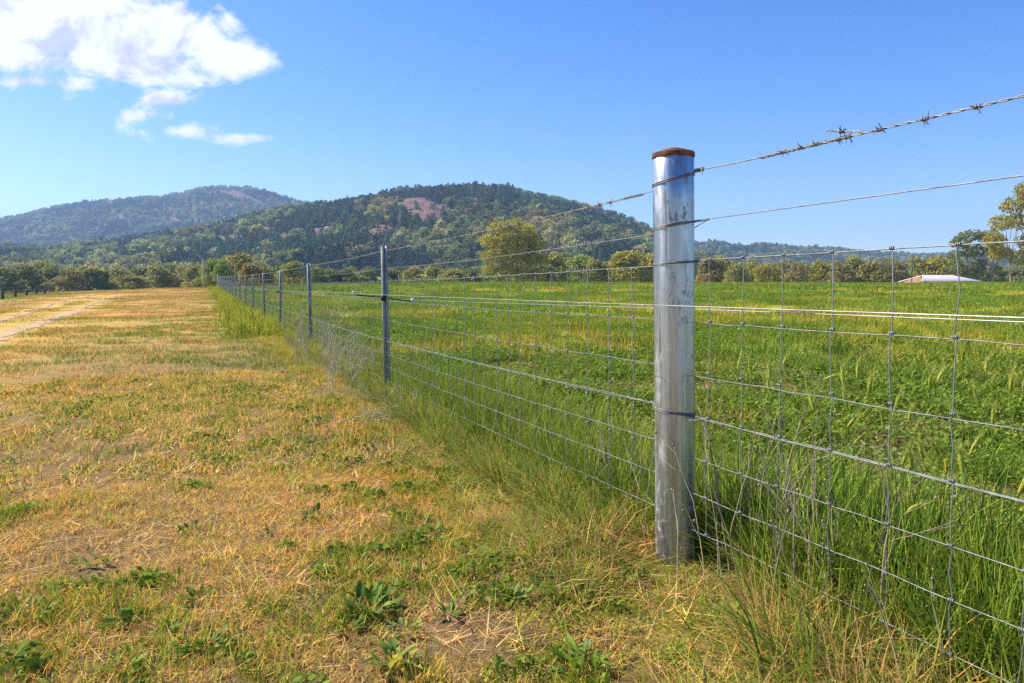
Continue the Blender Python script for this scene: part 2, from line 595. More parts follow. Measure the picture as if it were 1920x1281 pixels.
def greenness(x, y, hf=1.0):
    """0 straw .. 1 green, on the mown side."""
    s, d = sd(x, y)
    r = np.hypot(x, y)
    g = 0.28 * fbm(x * 0.6, y * 0.6, 21, 4, 0.6) + 0.72 * (.5 + hf * (fbm(x * 5.5, y * 5.5, 31, 4, 0.75) - .5)) + (1 - hf) * .45 * (fbm(x * .28, y * .9, 33, 3) - .5)
    g = (g - 0.5) * 3.0 + 0.52
    g = g + 0.22 * np.exp(-((d - 0.7) / 0.8) ** 2) * sstep(4.0, 8, y)     # greener beside the fence
    g = g - 0.45 * np.exp(-(((x + 0.95) / 0.45) ** 2 + ((y - 2.7) / 0.7) ** 2))    # bare orange patch
    g = g - 0.12 * sstep(14, 30, y) * (d < 9)
    g = g + 0.45 * sstep(10.0, 14, d) * sstep(30, 45, y)
    return np.clip(g, 0, 1)


def lerp(a, b, t):
    a, b, t = np.asarray(a, float), np.asarray(b, float), np.asarray(t, float)[..., None]
    return a * (1 - t) + b * t


STRAW, ORANGE, PALE = np.array([.78, .485, .135]), np.array([.78, .405, .105]), np.array([.84, .62, .27])
GREEN, YGREEN, DGREEN = np.array([.215, .275, .030]), np.array([.46, .425, .06]), np.array([.065, .13, .022])
SOIL = np.array([.19, .12, .062])


def ground_col(x, y):
    s, d = sd(x, y)
    r = np.hypot(x, y)
    g = greenness(x, y)
    o = fbm(x * 0.35, y * 0.35, 41, 3)
    left = lerp(lerp(STRAW * .95, ORANGE * .95, sstep(.40, .62, o)), lerp(YGREEN, GREEN, sstep(.5, 1, g)), sstep(.30, .85, g))
    left = left * np.array([.66, .66, .80])              # dry turf toned down: self-shadow among its stems put into the colour
    near = 1 - sstep(4, 16, r)
    left = lerp(left, lerp(np.broadcast_to(SOIL, left.shape), left, np.full(np.shape(x), .12)), near)
    rd = rut_dist(x, y)
    track_mid = np.exp(-(rd / 1.0) ** 2)
    left = lerp(left, np.broadcast_to([.62, .40, .09], left.shape), track_mid * .5)
    left = lerp(left, np.broadcast_to([.42, .30, .16], left.shape), np.exp(-(rd / .17) ** 2))
    f = fbm(x * 0.3, y * 0.3, 51, 4)
    right = lerp(np.broadcast_to(GREEN * .85, left.shape), np.broadcast_to(YGREEN * .8, left.shape), sstep(.42, .66, f))
    right = lerp(right, lerp(np.broadcast_to(SOIL, left.shape), right, np.full(np.shape(x), .15)), near)
    c = lerp(left, right, sstep(0.25, -0.25, d))
    far = sstep(150, 260, y)
    return lerp(c, np.broadcast_to([.16, .14, .06], c.shape), far)


# ------------------------------------------------------------------ ground sheet
ang = np.concatenate([np.linspace(-52, 52, 360), np.linspace(52, 308, 90)[1:-1]]) * math.pi / 180
rad = np.concatenate([np.linspace(0.0, 1.0, 8), np.geomspace(1.05, 110, 210), np.geomspace(112, 6000, 45)])
A_, R_ = np.meshgrid(ang, rad)
gx, gy = R_ * np.sin(A_), R_ * np.cos(A_)
gv = np.stack([gx, gy, gz(gx, gy)], -1)
na, nr = len(ang), len(rad)
ii, jj = np.meshgrid(np.arange(nr - 1), np.arange(na), indexing='ij')
kk = (jj + 1) % na
gq = np.stack([ii * na + jj, (ii + 1) * na + jj, (ii + 1) * na + kk, ii * na + kk], -1).reshape(-1, 4)[:, ::-1]
gme = mesh('ground', gv.reshape(-1, 3), gq, M_GROUND, ground_col(gx.ravel(), gy.ravel()), smooth=True)
tag(obj('ground', gme), 'gently rising paddock ground under the grass', 'ground', kind='structure')

# track ruts
for line, lab in zip(RUT, ('pale dirt wheel rut nearer to the wire fence', 'pale dirt wheel rut farther from the wire fence')):
    pts = np.array([p[:2] for p in line])
    seg = np.concatenate([[0], np.cumsum(np.hypot(*np.diff(pts, axis=0).T))])
    u = np.linspace(0, seg[-1], 420)
    px_, py_ = np.interp(u, seg, pts[:, 0]), np.interp(u, seg, pts[:, 1])
    ker = np.hanning(31); ker /= ker.sum()
    px_ = np.convolve(np.pad(px_, 15, mode='reflect', reflect_type='odd'), ker, 'valid')
    py_ = np.convolve(np.pad(py_, 15, mode='reflect', reflect_type='odd'), ker, 'valid')
    T_ = np.gradient(np.stack([px_, py_], -1), axis=0)
    T_ /= np.linalg.norm(T_, axis=1)[:, None]
    nn = np.stack([-T_[:, 1], T_[:, 0]], -1)
    wL = 0.14 + 0.30 * (fbm(u * 2.6, u * 0 + 3, 61, 4) - .5) + 0.3 * (fbm(u * .3, u * 0, 62, 2) - .5)
    wR = 0.14 + 0.30 * (fbm(u * 2.6, u * 0 + 9, 63, 4) - .5) + 0.3 * (fbm(u * .3, u * 0 + 5, 64, 2) - .5)
    cols = []
    for f in (-1, -.5, 0, .5, 1):
        w = (wL if f < 0 else wR) * f
        X, Y = px_ + nn[:, 0] * w, py_ + nn[:, 1] * w
        cols.append(np.stack([X, Y, gz(X, Y) + 0.006 + 0.006 * (1 - abs(f))], -1))
    V = np.stack(cols, 1)
    n_, m_ = V.shape[:2]
    i, j = np.meshgrid(np.arange(n_ - 1), np.arange(m_ - 1), indexing='ij')
    Q = np.stack([i * m_ + j, i * m_ + j + 1, (i + 1) * m_ + j + 1, (i + 1) * m_ + j], -1).reshape(-1, 4)[:, ::-1]
    tag(obj('track', mesh('track', V.reshape(-1, 3), Q, M_TRACK, smooth=True)), lab, 'track', kind='structure')

# ------------------------------------------------------------------ hills
def elev(pts):
    """Skyline given as photo pixels -> (azimuth tangent, elevation tangent) arrays."""
    u, w = [], []
    for (x, y) in pts:
        r = ray(x, y)
        u.append(r[0] / r[1]); w.append(r[2] / r[1])
    return np.array(u), np.array(w)


SKY_MAIN = elev([(-1500, 490), (-600, 480), (-200, 474), (0, 472), (100, 470), (200, 459), (300, 445), (370, 435), (420, 428), (470, 410), (540, 397), (600, 388), (680, 376), (740, 366), (790, 359), (850, 358), (900, 358),
                 (950, 360), (1000, 371), (1050, 383), (1100, 396), (1150, 411), (1200, 431), (1240, 448), (1300, 478), (1360, 500), (1500, 525), (1700, 540), (3200, 542)])
SKY_MTN = elev([(-1800, 470), (-900, 440), (-300, 425), (0, 413), (60, 401), (120, 388), (200, 378), (280, 373), (340, 365), (380, 354), (420, 352), (470, 355), (520, 369), (580, 385), (630, 384), (680, 392), (760, 420), (900, 470), (1100, 520), (1400, 540), (3200, 542)])
SKY_FAR = elev([(-1500, 540), (900, 530), (1100, 490), (1200, 470), (1310, 460), (1340, 458), (1400, 465), (1430, 461), (1500, 469), (1560, 468), (1600, 475), (1660, 477), (1720, 480), (1800, 481), (1900, 477), (2100, 470), (2600, 478), (3200, 490)])


def hill_h(skyl, zb, zr, treeh, seed, rough):
    tq = np.linspace(.3, 1, 200)
    over = float(np.max(np.sin(tq * math.pi / 2) ** 1.35 * zr / (zb + tq * (zr - zb))))      # the dome's own skyline, nearer than its top

    def h(u, Y):
        H = (np.interp(u, skyl[0], skyl[1]) * zr * (1 + .035 * (fbm(u * 26, u * 0 + 2, seed + 5, 3) - .5))) / over + CAM_H - treeh
        t = (Y - zb) / (zr - zb)
        up = np.sin(np.clip(t, 0, 1) * math.pi / 2) ** 1.35
        dn = 1 - sstep(1, 1.9, t) * 0.75
        nz = (fbm(u * zr / 130.0 + 40, Y / 130.0, seed, 4) - 0.5) * rough * np.clip(H, 0, 400) * np.sin(np.clip(t, 0, 1) * math.pi) * np.clip(1.15 - t, 0, 1)
        return -2.6 + np.maximum(H + 2.6, 0.2) * up * dn + nz
    return h


H_MAIN = hill_h(SKY_MAIN, 300, 900, 3.0, 71, 0.22)
H_MTN = hill_h(SKY_MTN, 950, 2050, 5, 81, 0.22)
H_FAR = hill_h(SKY_FAR, 700, 1600, 4.0, 91, 0.2)


def hill_mesh(name, h, u0, u1, nu, y0, y1, ny, label):
    U, Y = np.meshgrid(np.linspace(u0, u1, nu), np.linspace(y0, y1, ny))
    V = np.stack([U * Y, Y, h(U, Y)], -1)
    i, j = np.meshgrid(np.arange(ny - 1), np.arange(nu - 1), indexing='ij')
    Q = np.stack([i * nu + j, i * nu + j + 1, (i + 1) * nu + j + 1, (i + 1) * nu + j], -1).reshape(-1, 4)
    return tag(obj(name, mesh(name, V.reshape(-1, 3), Q, M_HILL, smooth=True)), label, name.replace('_', ' ').split()[-1], kind='structure')


hill_mesh('hill', H_MAIN, -1.6, 1.6, 220, 290, 1500, 90, 'wooded granite hill rising behind the green paddock')
hill_mesh('mountain', H_MTN, -1.6, 1.6, 200, 940, 3000, 80, 'blue hazy mountain with a bare rounded top')
hill_mesh('far_hills', H_FAR, -1.6, 1.6, 200, 690, 2300, 60, 'low far wooded hills behind the shed')


def on_hill(px, py, h, y0, y1):
    """Where the ray through a pixel first meets a hill."""
    r = ray(px, py)
    Y = np.linspace(y0, y1, 3000)
    P = np.array([0, 0, CAM_H]) + r * (Y / r[1])[:, None]
    below = P[:, 2] < h(P[:, 0] / P[:, 1], P[:, 1])
    i = int(np.argmax(below)) if below.any() else len(Y) - 1
    return P[i]


# bare granite slabs: outline in photo pixels
SLABS = [
    ('broad pink granite slab near the top of the wooded hill', H_MAIN, 300, 1000, [(733, 379), (760, 371), (790, 369), (815, 377), (838, 389), (857, 401), (835, 404), (812, 413), (796, 419), (782, 413), (768, 402), (750, 389)]),
    ('narrow pink granite ledge below the broad slab', H_MAIN, 300, 1000, [(676, 428), (700, 421), (728, 423), (752, 431), (740, 440), (712, 441), (690, 437)]),
    ('pale granite shelf on the shoulder of the wooded hill beside the trees', H_MAIN, 300, 1000, [(352, 453), (385, 445), (425, 440), (460, 441), (452, 449), (425, 456), (390, 452), (362, 459)]),
    ('low pinkish granite strip left of the ledge on the wooded hill', H_MAIN, 300, 1000, [(572, 433), (600, 426), (640, 428), (632, 436), (600, 438)]),
    ('small rock ledge high on the wooded hill under its skyline', H_MAIN, 300, 1000, [(846, 396), (862, 394), (880, 400), (868, 404), (850, 402)]),
    ('short pale rock band lowest on the wooded hill', H_MAIN, 300, 1000, [(470, 432), (492, 426), (520, 428), (512, 434), (486, 437)]),
    ('broken rock step between the ledge and the broad slab', H_MAIN, 300, 1000, [(704, 408), (722, 404), (744, 409), (738, 414), (716, 414)]),
    ('pale bare rock cap on the mountain top', H_MTN, 960, 2100, [(372, 362), (400, 356), (436, 355), (470, 366), (498, 380), (508, 390), (486, 387), (452, 376), (420, 366), (392, 364)]),
    ('small pale rock scar low on the mountain slope', H_MTN, 960, 2100, [(219, 400), (232, 399), (236, 412), (228, 419), (221, 411)]),
    ('thin pale rock scar below the mountain top', H_MTN, 960, 2100, [(316, 408), (330, 404), (338, 416), (330, 421)]),
]
SLAB_POLY = []
for (lab, h, y0, y1, poly) in SLABS:
    poly = np.array(poly, float)
    c = poly.mean(0)
    rings = []
    dense = []
    for k in range(len(poly)):
        a, b = poly[k], poly[(k + 1) % len(poly)]
        for t in (0, .33, .66):
            dense.append(a + (b - a) * t)
    dense = np.array(dense)
    jit = 1 + 0.10 * (fbm(np.arange(len(dense)) * .9, np.zeros(len(dense)), 99, 2) - .5) * 2
    fr = (0.0, .3, .55, .75, .9, 1.0)
    V = []
    for f in fr:
        for k in range(len(dense)):
            q = c + (dense[k] - c) * f * jit[k]
            P = on_hill(q[0], q[1], h, y0, y1)
            lift = (2.2 * (1 - f ** 3) - 0.4) * (1.0 if y0 < 500 else 2.0)
            lift += 2.0 * (fbm(np.array(q[0] * .13 + 3), np.array(q[1] * .35), 17, 3) - .5) * (1 - f)
            V.append(P + np.array([0, -lift * .5, lift]))
    V = np.array(V)
    m_ = len(dense)
    i, j = np.meshgrid(np.arange(len(fr) - 1), np.arange(m_), indexing='ij')
    k = (j + 1) % m_
    Q = np.stack([i * m_ + j, i * m_ + k, (i + 1) * m_ + k, (i + 1) * m_ + j], -1).reshape(-1, 4)
    tag(obj('granite_outcrop', mesh('granite_outcrop', V, Q, M_ROCK, smooth=True)), lab, 'rock', 'bare granite on the hills')
    SLAB_POLY.append((h, poly))


def in_poly(x, y, poly):
    inside = np.zeros(len(x), bool)
    j = len(poly) - 1
    for i in range(len(poly)):
        xi, yi = poly[i]; xj, yj = poly[j]
        c = ((yi > y) != (yj > y)) & (x < (xj - xi) * (y - yi) / (yj - yi + 1e-9) + xi)
        inside ^= c
        j = i
    return inside


def project(P):
    P = P - np.array([0, 0, CAM_H])
    d = P[:, 1] * math.cos(PITCH) - P[:, 2] * math.sin(PITCH)
    v = P[:, 1] * math.sin(PITCH) + P[:, 2] * math.cos(PITCH)
    return 960 + FPX * P[:, 0] / d, 640.5 - FPX * v / d


# ------------------------------------------------------------------ scattering: variants and points share one mesh
def scatter(name, variants, pts, rot, scl, idx, tint, mat, label, cat):
    V, F, C, vid = [], [], [], []
    n = 0
    for k, (v, f, c) in enumerate(variants):
        V.append(v); F.append(np.asarray(f) + n); C.append(np.broadcast_to(c, v.shape)); vid.append(np.full(len(v), k + 1, np.int32))
        n += len(v)
    m_ = len(pts)
    V.append(pts); C.append(np.ones((m_, 3))); vid.append(np.zeros(m_, np.int32))
    pad = lambda a, w: np.concatenate([np.zeros((n,) + w, np.float32), np.asarray(a, np.float32).reshape((m_,) + w)])
    scl = np.asarray(scl, float)
    if scl.ndim == 1: scl = np.repeat(scl[:, None], 3, 1)
    me = mesh(name, np.concatenate(V), np.concatenate(F), mat, np.concatenate(C),
              attrs={'vid': ('INT', np.concatenate(vid)), 'idx': ('INT', np.concatenate([np.full(n, -1, np.int32), np.asarray(idx, np.int32)])),
                     'rot': ('FLOAT_VECTOR', pad(rot, (3,))), 'scl': ('FLOAT_VECTOR', pad(scl, (3,))), 'tint': ('FLOAT_VECTOR', pad(tint, (3,)))})
    o = obj(name, me)
    ng = bpy.data.node_groups.new(name + '_scatter', 'GeometryNodeTree')
    ng.interface.new_socket('Geometry', in_out='INPUT', socket_type='NodeSocketGeometry')
    ng.interface.new_socket('Geometry', in_out='OUTPUT', socket_type='NodeSocketGeometry')
    gi, go = ng.nodes.new('NodeGroupInput'), ng.nodes.new('NodeGroupOutput')

    def na(nm, typ):
        q = ng.nodes.new('GeometryNodeInputNamedAttribute')
        q.data_type = typ
        q.inputs['Name'].default_value = nm
        return q.outputs['Attribute']

    def eq(sock, v):
        q = ng.nodes.new('FunctionNodeCompare')
        q.data_type, q.operation = 'INT', 'EQUAL'
        L(ng, sock, q.inputs[2])
        q.inputs[3].default_value = v
        return q.outputs[0]

    def part(v):
        q = ng.nodes.new('GeometryNodeSeparateGeometry')
        q.domain = 'POINT'
        L(ng, gi.outputs[0], q.inputs['Geometry'])
        L(ng, eq(na('vid', 'INT'), v), q.inputs['Selection'])
        return q.outputs[0]
    P = part(0)
    join = ng.nodes.new('GeometryNodeJoinGeometry')
    for k in range(len(variants)):
        q = ng.nodes.new('GeometryNodeInstanceOnPoints')
        L(ng, P, q.inputs['Points'])
        L(ng, part(k + 1), q.inputs['Instance'])
        L(ng, eq(na('idx', 'INT'), k), q.inputs['Selection'])
        L(ng, na('rot', 'FLOAT_VECTOR'), q.inputs['Rotation'])
        L(ng, na('scl', 'FLOAT_VECTOR'), q.inputs['Scale'])
        L(ng, q.outputs[0], join.inputs[0])
    L(ng, join.outputs[0], go.inputs[0])
    md = o.modifiers.new('scatter', 'NODES')
    md.node_group = ng
    tag(o, label, cat, kind='stuff')
    return o


# ------------------------------------------------------------------ foliage builders
def leaf_cards(P, size, rng_, up=0.3, aspect=1.5):
    """One small diamond leaf spray per point."""
    n = len(P)
    nrm = rng_.normal(size=(n, 3)); nrm[:, 2] += up
    nrm /= np.linalg.norm(nrm, axis=1)[:, None]
    u = np.cross(nrm, rng_.normal(size=(n, 3)))
    u /= np.linalg.norm(u, axis=1)[:, None]
    w = np.cross(nrm, u)
    s = size * rng_.uniform(.6, 1.4, n)[:, None]
    V = np.stack([P - u * s * aspect * .5, P + w * s * .42, P + u * s * aspect * .5, P - w * s * .42 + nrm * s * .15], 1)
    F = np.arange(n * 4).reshape(n, 4)
    T = np.concatenate([F[:, [0, 1, 2]], F[:, [0, 2, 3]]])
    return V.reshape(-1, 3), T


def crown(rng_, lobes, nleaf, size, ca, cb, shell=0.55, spread=(1, 1, 1)):
    """lobes: (x,y,z,rx,ry,rz); leaves gathered towards each lobe's surface."""
    lobes = np.asarray(lobes, float)
    wgt = np.prod(lobes[:, 3:], axis=1) ** (2 / 3.)
    pick = rng_.choice(len(lobes), nleaf, p=wgt / wgt.sum())
    d = rng_.normal(size=(nleaf, 3))
    d /= np.linalg.norm(d, axis=1)[:, None]
    lump = 0.80 + 0.42 * (vnoise(d[:, 0] * 2.6 + pick * 7.1, d[:, 1] * 2.6 + d[:, 2] * 2.1 + pick * 3.3, 5))
    r = (shell + (1 - shell) * rng_.uniform(0, 1, nleaf) ** .6) * lump
    lo = lobes[pick]
    P = lo[:, :3] + d * lo[:, 3:] * r[:, None]
    V, T = leaf_cards(P, size, rng_)
    tl = rng_.uniform(0, 1, len(lobes))[pick] * .6 + rng_.uniform(0, 1, nleaf) * .55
    C = lerp(ca, cb, np.clip(tl, 0, 1))
    return V, T, np.repeat(C, 4, axis=0)


def gum_lobes(rng_, n, top=1.0, base=.30, wide=.5, ls=(.13, .22)):
    """Rounded, many-headed crown in a unit-high, unit-wide box."""
    L_ = []
    for i in range(n):
        a = rng_.uniform(0, 2 * np.pi)
        t = rng_.uniform(0, 1)
        z = base + (top - base) * (0.18 + 0.68 * t)
        rr = wide * 0.74 * math.sqrt(max(0.0, 1 - (t * 1.02) ** 2.2)) * rng_.uniform(.55, 1.0)
        s = rng_.uniform(*ls)
        L_.append((rr * math.cos(a), rr * math.sin(a), z, s, s, s * rng_.uniform(.6, .85)))
    L_.append((0, 0, base + (top - base) * .5, .26, .26, .24))
    L_.append((.06, -.05, top - .15, .20, .20, .15))
    L_.append((-.12, .06, top - .22, .20, .20, .16))
    return L_


# hill trees: unit height, unit width about .8
HV = []
hr = np.random.default_rng(5)
GUMC = [((.20, .225, .065), (.31, .30, .10)), ((.16, .19, .06), (.26, .25, .085)), ((.24, .225, .09), (.34, .30, .13)), ((.13, .17, .055), (.22, .24, .08))]
for k in range(4):
    HV.append(crown(hr, gum_lobes(hr, 7, 1.0, .15, .50), 330, .085, *GUMC[k], shell=.75))
for k in range(3):                                      # cypress pine: narrow dark cone
    n = 260
    t = hr.uniform(0, 1, n) ** 1.25
    a = hr.uniform(0, 2 * np.pi, n)
    rr = (.36 * (1 - t) ** .6 + .02) * (0.75 + .35 * vnoise(a * 2, t * 5, k)) * hr.uniform(.7, 1.05, n)
    P = np.stack([rr * np.cos(a), rr * np.sin(a), .04 + .96 * t], -1)
    V, T = leaf_cards(P, .085, hr, up=.6)
    HV.append((V, T, np.repeat(lerp((.070, .115, .058), (.120, .165, .075), hr.uniform(0, 1, n)), 4, 0)))


def hill_forest(name, h, u0, u1, y0, y1, n, hmin, hmax, seed, label, pine=.45, front=None):
    r_ = np.random.default_rng(seed)
    Y = np.sqrt(r_.uniform(y0 ** 2, y1 ** 2, n)) if front is None else front(r_, n)
    U = r_.uniform(u0, u1, n)
    X = U * Y
    Z = h(U, Y)
    P = np.stack([X, Y, Z], -1)
    px, py = project(P)
    keep = np.ones(n, bool)
    for hh, poly in SLAB_POLY:
        if hh is h:
            c = poly.mean(0)
            keep &= ~in_poly(px, py, c + (poly - c) * 1.02 + np.array([0, 3])) | (r_.uniform(0, 1, n) < .02)
    sparse = fbm(X / 60, Y / 60, seed + 3, 3)
    keep &= r_.uniform(0, 1, n) < 0.45 + 1.3 * sstep(.30, .52, sparse)
    P = P[keep]; X = X[keep]; Y = Y[keep]; n = len(P)
    pn = fbm(X / 75, Y / 75, seed + 7, 3)
    ispine = r_.uniform(0, 1, n) < .06 + .9 * sstep(.44, .56, pn + (pine - .45))
    idx = np.where(ispine, r_.integers(4, 7, n), r_.integers(0, 4, n))
    hh_ = (hmin + (hmax - hmin) * r_.beta(1.5, 2.6, n)) * (.8 + .5 * fbm(X / 40, Y / 40, seed + 13, 2)) * np.where(ispine, 1.05, 1.0)
    wd = hh_ * np.where(ispine, r_.uniform(.75, 1.1, n), r_.uniform(.85, 1.45, n))
    scl = np.stack([wd, wd, hh_], -1)
    rot = np.stack([np.zeros(n), np.zeros(n), r_.uniform(0, 6.28, n)], -1)
    gt = fbm(X / 30, Y / 30, seed + 9, 2)
    tv = np.exp(np.clip(r_.normal(0, np.where(ispine, .20, .28), n), -.6, .5))[:, None] * np.where(ispine, .85, 1.05)[:, None]
    tint = tv * (.78 + .5 * sstep(.35, .65, fbm(X / 48 + 9, Y / 95, seed + 11, 3)))[:, None] * lerp((.85, 1.0, .95), (1.14, 1.04, .85), np.clip(sstep(.38, .66, gt) + r_.normal(0, .28, n), 0, 1))
    P[:, 2] -= .4
    return scatter(name, HV, P, rot, scl, idx, tint, M_TREEI, label, 'forest')


hill_forest('hill_forest', H_MAIN, -1.0, .50, 300, 1050, 26000, 4.2, 11.5, 101, 'mixed gum and cypress forest covering the granite hill', .42)
hill_forest('mountain_forest', H_MTN, -1.15, .1, 960, 2250, 32000, 6, 15, 111, 'hazy blue gum forest covering the mountain', .42)
hill_forest('far_hill_forest', H_FAR, -.05, 1.15, 700, 1750, 12000, 7, 13, 121, 'forest on the low far hills behind the shed', .42)
H_FLAT = lambda u, Y: gz(u * Y, Y)
hill_forest('woodland', H_FLAT, -1.05, 1.1, 225, 330, 1700, 6, 9.5, 131, 'mixed woodland strip between the tree line and the hill', .40)

# ------------------------------------------------------------------ tree line: individual trees
TREE_KINDS = {
    'olive': ('olive rounded gum', (.23, .25, .055), (.40, .37, .09)),
    'gold': ('golden bushy wattle', (.29, .275, .042), (.46, .40, .065)),
    'green': ('fresh green tree', (.20, .27, .05), (.37, .41, .08)),
    'brown': ('brownish gum', (.245, .225, .06), (.39, .32, .09)),
    'dark': ('dark grey gum', (.155, .185, .065), (.29, .30, .105)),
}


def tree_mesh(kind, seed, nleaf, size, nl, base, tall, ls=(.11, .19)):
    r_ = np.random.default_rng(seed)
    _, ca, cb = TREE_KINDS[kind]
    lob = gum_lobes(r_, nl, 1.0, base, .56, ls)
    v, f, c = crown(r_, lob, nleaf, size, ca, cb, shell=.60)
    cme = mesh('crown', v, f, M_CROWN, c)
    b = MB()
    b.add(*tube([(0, 0, -.06), (.01, .0, .06), (-.01, .01, base + .1), (.0, .0, .62)], [.028, .022, .016, .006], 7))
    for (lx, ly, lz, *_r) in lob[:: max(1, len(lob) // 7)]:
        z0 = r_.uniform(.10, base + .08)
        b.add(*tube([(0, 0, z0), (lx * .45, ly * .45, z0 + (lz - z0) * .42), (lx * .95, ly * .95, lz)], [.013, .009, .003], 5))
    return cme, b.mesh('trunk', M_PALE if kind in ('gold', 'green') else M_BARK, True)


TM = {}
for k, kind in enumerate(TREE_KINDS):
    TM[kind] = [tree_mesh(kind, 200 + 10 * k + q, 3000, .040, 19, .05 + .05 * q, 1) for q in range(3)]



def open_gum(kind, seed, lobes, nleaf, size, stems, warm=False):
    """Open-headed gum: separate leaf clumps carried on bare forked stems."""
    r_ = np.random.default_rng(seed)
    _, ca, cb = TREE_KINDS[kind]
    if warm: ca, cb = np.array(ca) * [.95, .92, .9], np.array(cb) * [.98, .90, .9]
    v, f, c = crown(r_, lobes, nleaf, size, ca, cb, shell=.35)
    cme = mesh('crown', v, f, M_CROWN, c)
    b = MB()
    for (x0, lean, top, r0) in stems:
        P = np.array([(x0, 0, -.05), (x0 + lean * .25, .01, .18), (x0 + lean * .7, -.01, top * .6), (x0 + lean, 0, top)])
        b.add(*tube(P, [r0, r0 * .8, r0 * .55, r0 * .25], 7))
        for lo in lobes:
            if abs(lo[0] - (x0 + lean * .7)) < .24:
                st = P[1] + (P[2] - P[1]) * r_.uniform(.2, 1.0)
                b.add(*tube([st, st * .5 + np.array(lo[:3]) * .5 + np.array([0, 0, .02]), np.array(lo[:3]) * .96], [r0 * .42, r0 * .28, r0 * .1], 5))
    return cme, b.mesh('trunk', M_PALE, True)


_l1 = [(-.30, .0, .80, .17, .17, .10), (-.12, .05, .90, .18, .18, .09), (.08, -.05, .88, .17, .16, .10), (.27, .04, .84, .15, .15, .10), (-.38, .0, .62, .11, .12, .08), (-.2, -.08, .66, .13, .13, .09), (.02, .1, .68, .15, .15, .10), (.2, .0, .66, .13, .13, .08),
       (.38, .0, .66, .11, .11, .08), (-.3, .05, .42, .13, .13, .10), (.0, .0, .45, .14, .14, .12), (-.12, .0, .30, .14, .14, .12), (.12, .05, .28, .12, .12, .10), (-.36, 0, .22, .12, .12, .12), (.3, .05, .40, .09, .1, .08)]
OPEN1 = open_gum('dark', 292, _l1, 5200, .026, [(-.06, -.16, .82, .022), (.0, .12, .85, .020), (.16, .16, .70, .015), (.22, -.05, .60, .013)])
_l2 = [(-.05, 0, .92, .17, .17, .08), (.12, .05, .84, .2, .18, .09), (-.20, .0, .78, .15, .15, .08), (.3, 0, .74, .18, .18, .09), (-.36, .0, .62, .13, .13, .07), (-.12, .05, .64, .15, .15, .08), (.12, -.05, .62, .17, .17, .09), (-.42, .0, .46, .12, .12, .09), (-.34, .05, .36, .13, .12, .08),
       (-.02, 0, .46, .14, .14, .08), (.28, 0, .50, .18, .18, .09), (-.10, 0, .30, .13, .13, .08), (.12, 0, .34, .16, .16, .10), (.34, 0, .30, .14, .14, .08)]
_l0 = [(-.22, .0, .86, .20, .18, .10), (.02, .05, .90, .20, .18, .09), (.20, -.04, .82, .17, .17, .10), (-.38, .0, .70, .14, .16, .10), (-.14, -.12, .72, .19, .18, .11), (.12, .1, .68, .18, .18, .11), (.34, .0, .66, .14, .15, .10),
       (-.42, .0, .50, .11, .13, .09), (-.24, -.1, .52, .17, .17, .11), (.02, -.14, .52, .19, .17, .12), (.26, -.06, .48, .17, .17, .11), (.42, .04, .46, .10, .12, .08), (-.36, .0, .30, .14, .15, .10), (-.10, -.1, .32, .16, .16, .10), (.16, -.08, .28, .17, .17, .11), (.36, .0, .26, .13, .13, .10), (-.22, .0, .16, .15, .15, .09), (.05, .1, .16, .14, .15, .09)]
BIG = open_gum('gold', 297, _l0, 11000, .021, [(-.03, -.20, .78, .024), (.03, .02, .86, .022), (.08, .22, .70, .018)])
OPEN2 = open_gum('gold', 293, _l2, 8000, .019, [(.05, -.12, .88, .020), (.1, .16, .80, .018), (-.18, -.10, .55, .010)], True)

# (pixel x, top y, width px, distance, kind) - real trees standing at that distance
LINE_L = [(-60, 492, 90, 175, 'olive'), (2, 497, 60, 160, 'dark'), (44, 494, 78, 168, 'olive'), (78, 489, 62, 180, 'olive'), (106, 497, 60, 170, 'dark'), (133, 502, 60, 165, 'brown'), (163, 498, 76, 172, 'olive'),
          (196, 501, 62, 180, 'dark'), (222, 501, 56, 175, 'olive'), (243, 515, 56, 150, 'brown'), (268, 497, 52, 190, 'dark'), (292, 496, 58, 165, 'olive'), (318, 494, 58, 170, 'dark'), (345, 497, 44, 165, 'brown'),
          (366, 496, 42, 160, 'olive'), (395, 484, 46, 130, 'green'), (418, 486, 42, 128, 'green'), (448, 474, 64, 140, 'brown'), (478, 489, 56, 135, 'brown'), (508, 498, 46, 150, 'dark'),
          (548, 490, 62, 125, 'olive'), (590, 497, 48, 140, 'dark'), (622, 503, 44, 150, 'dark'), (655, 500, 46, 150, 'dark'), (690, 500, 50, 155, 'dark'), (735, 502, 46, 160, 'dark'), (775, 500, 54, 150, 'olive')]
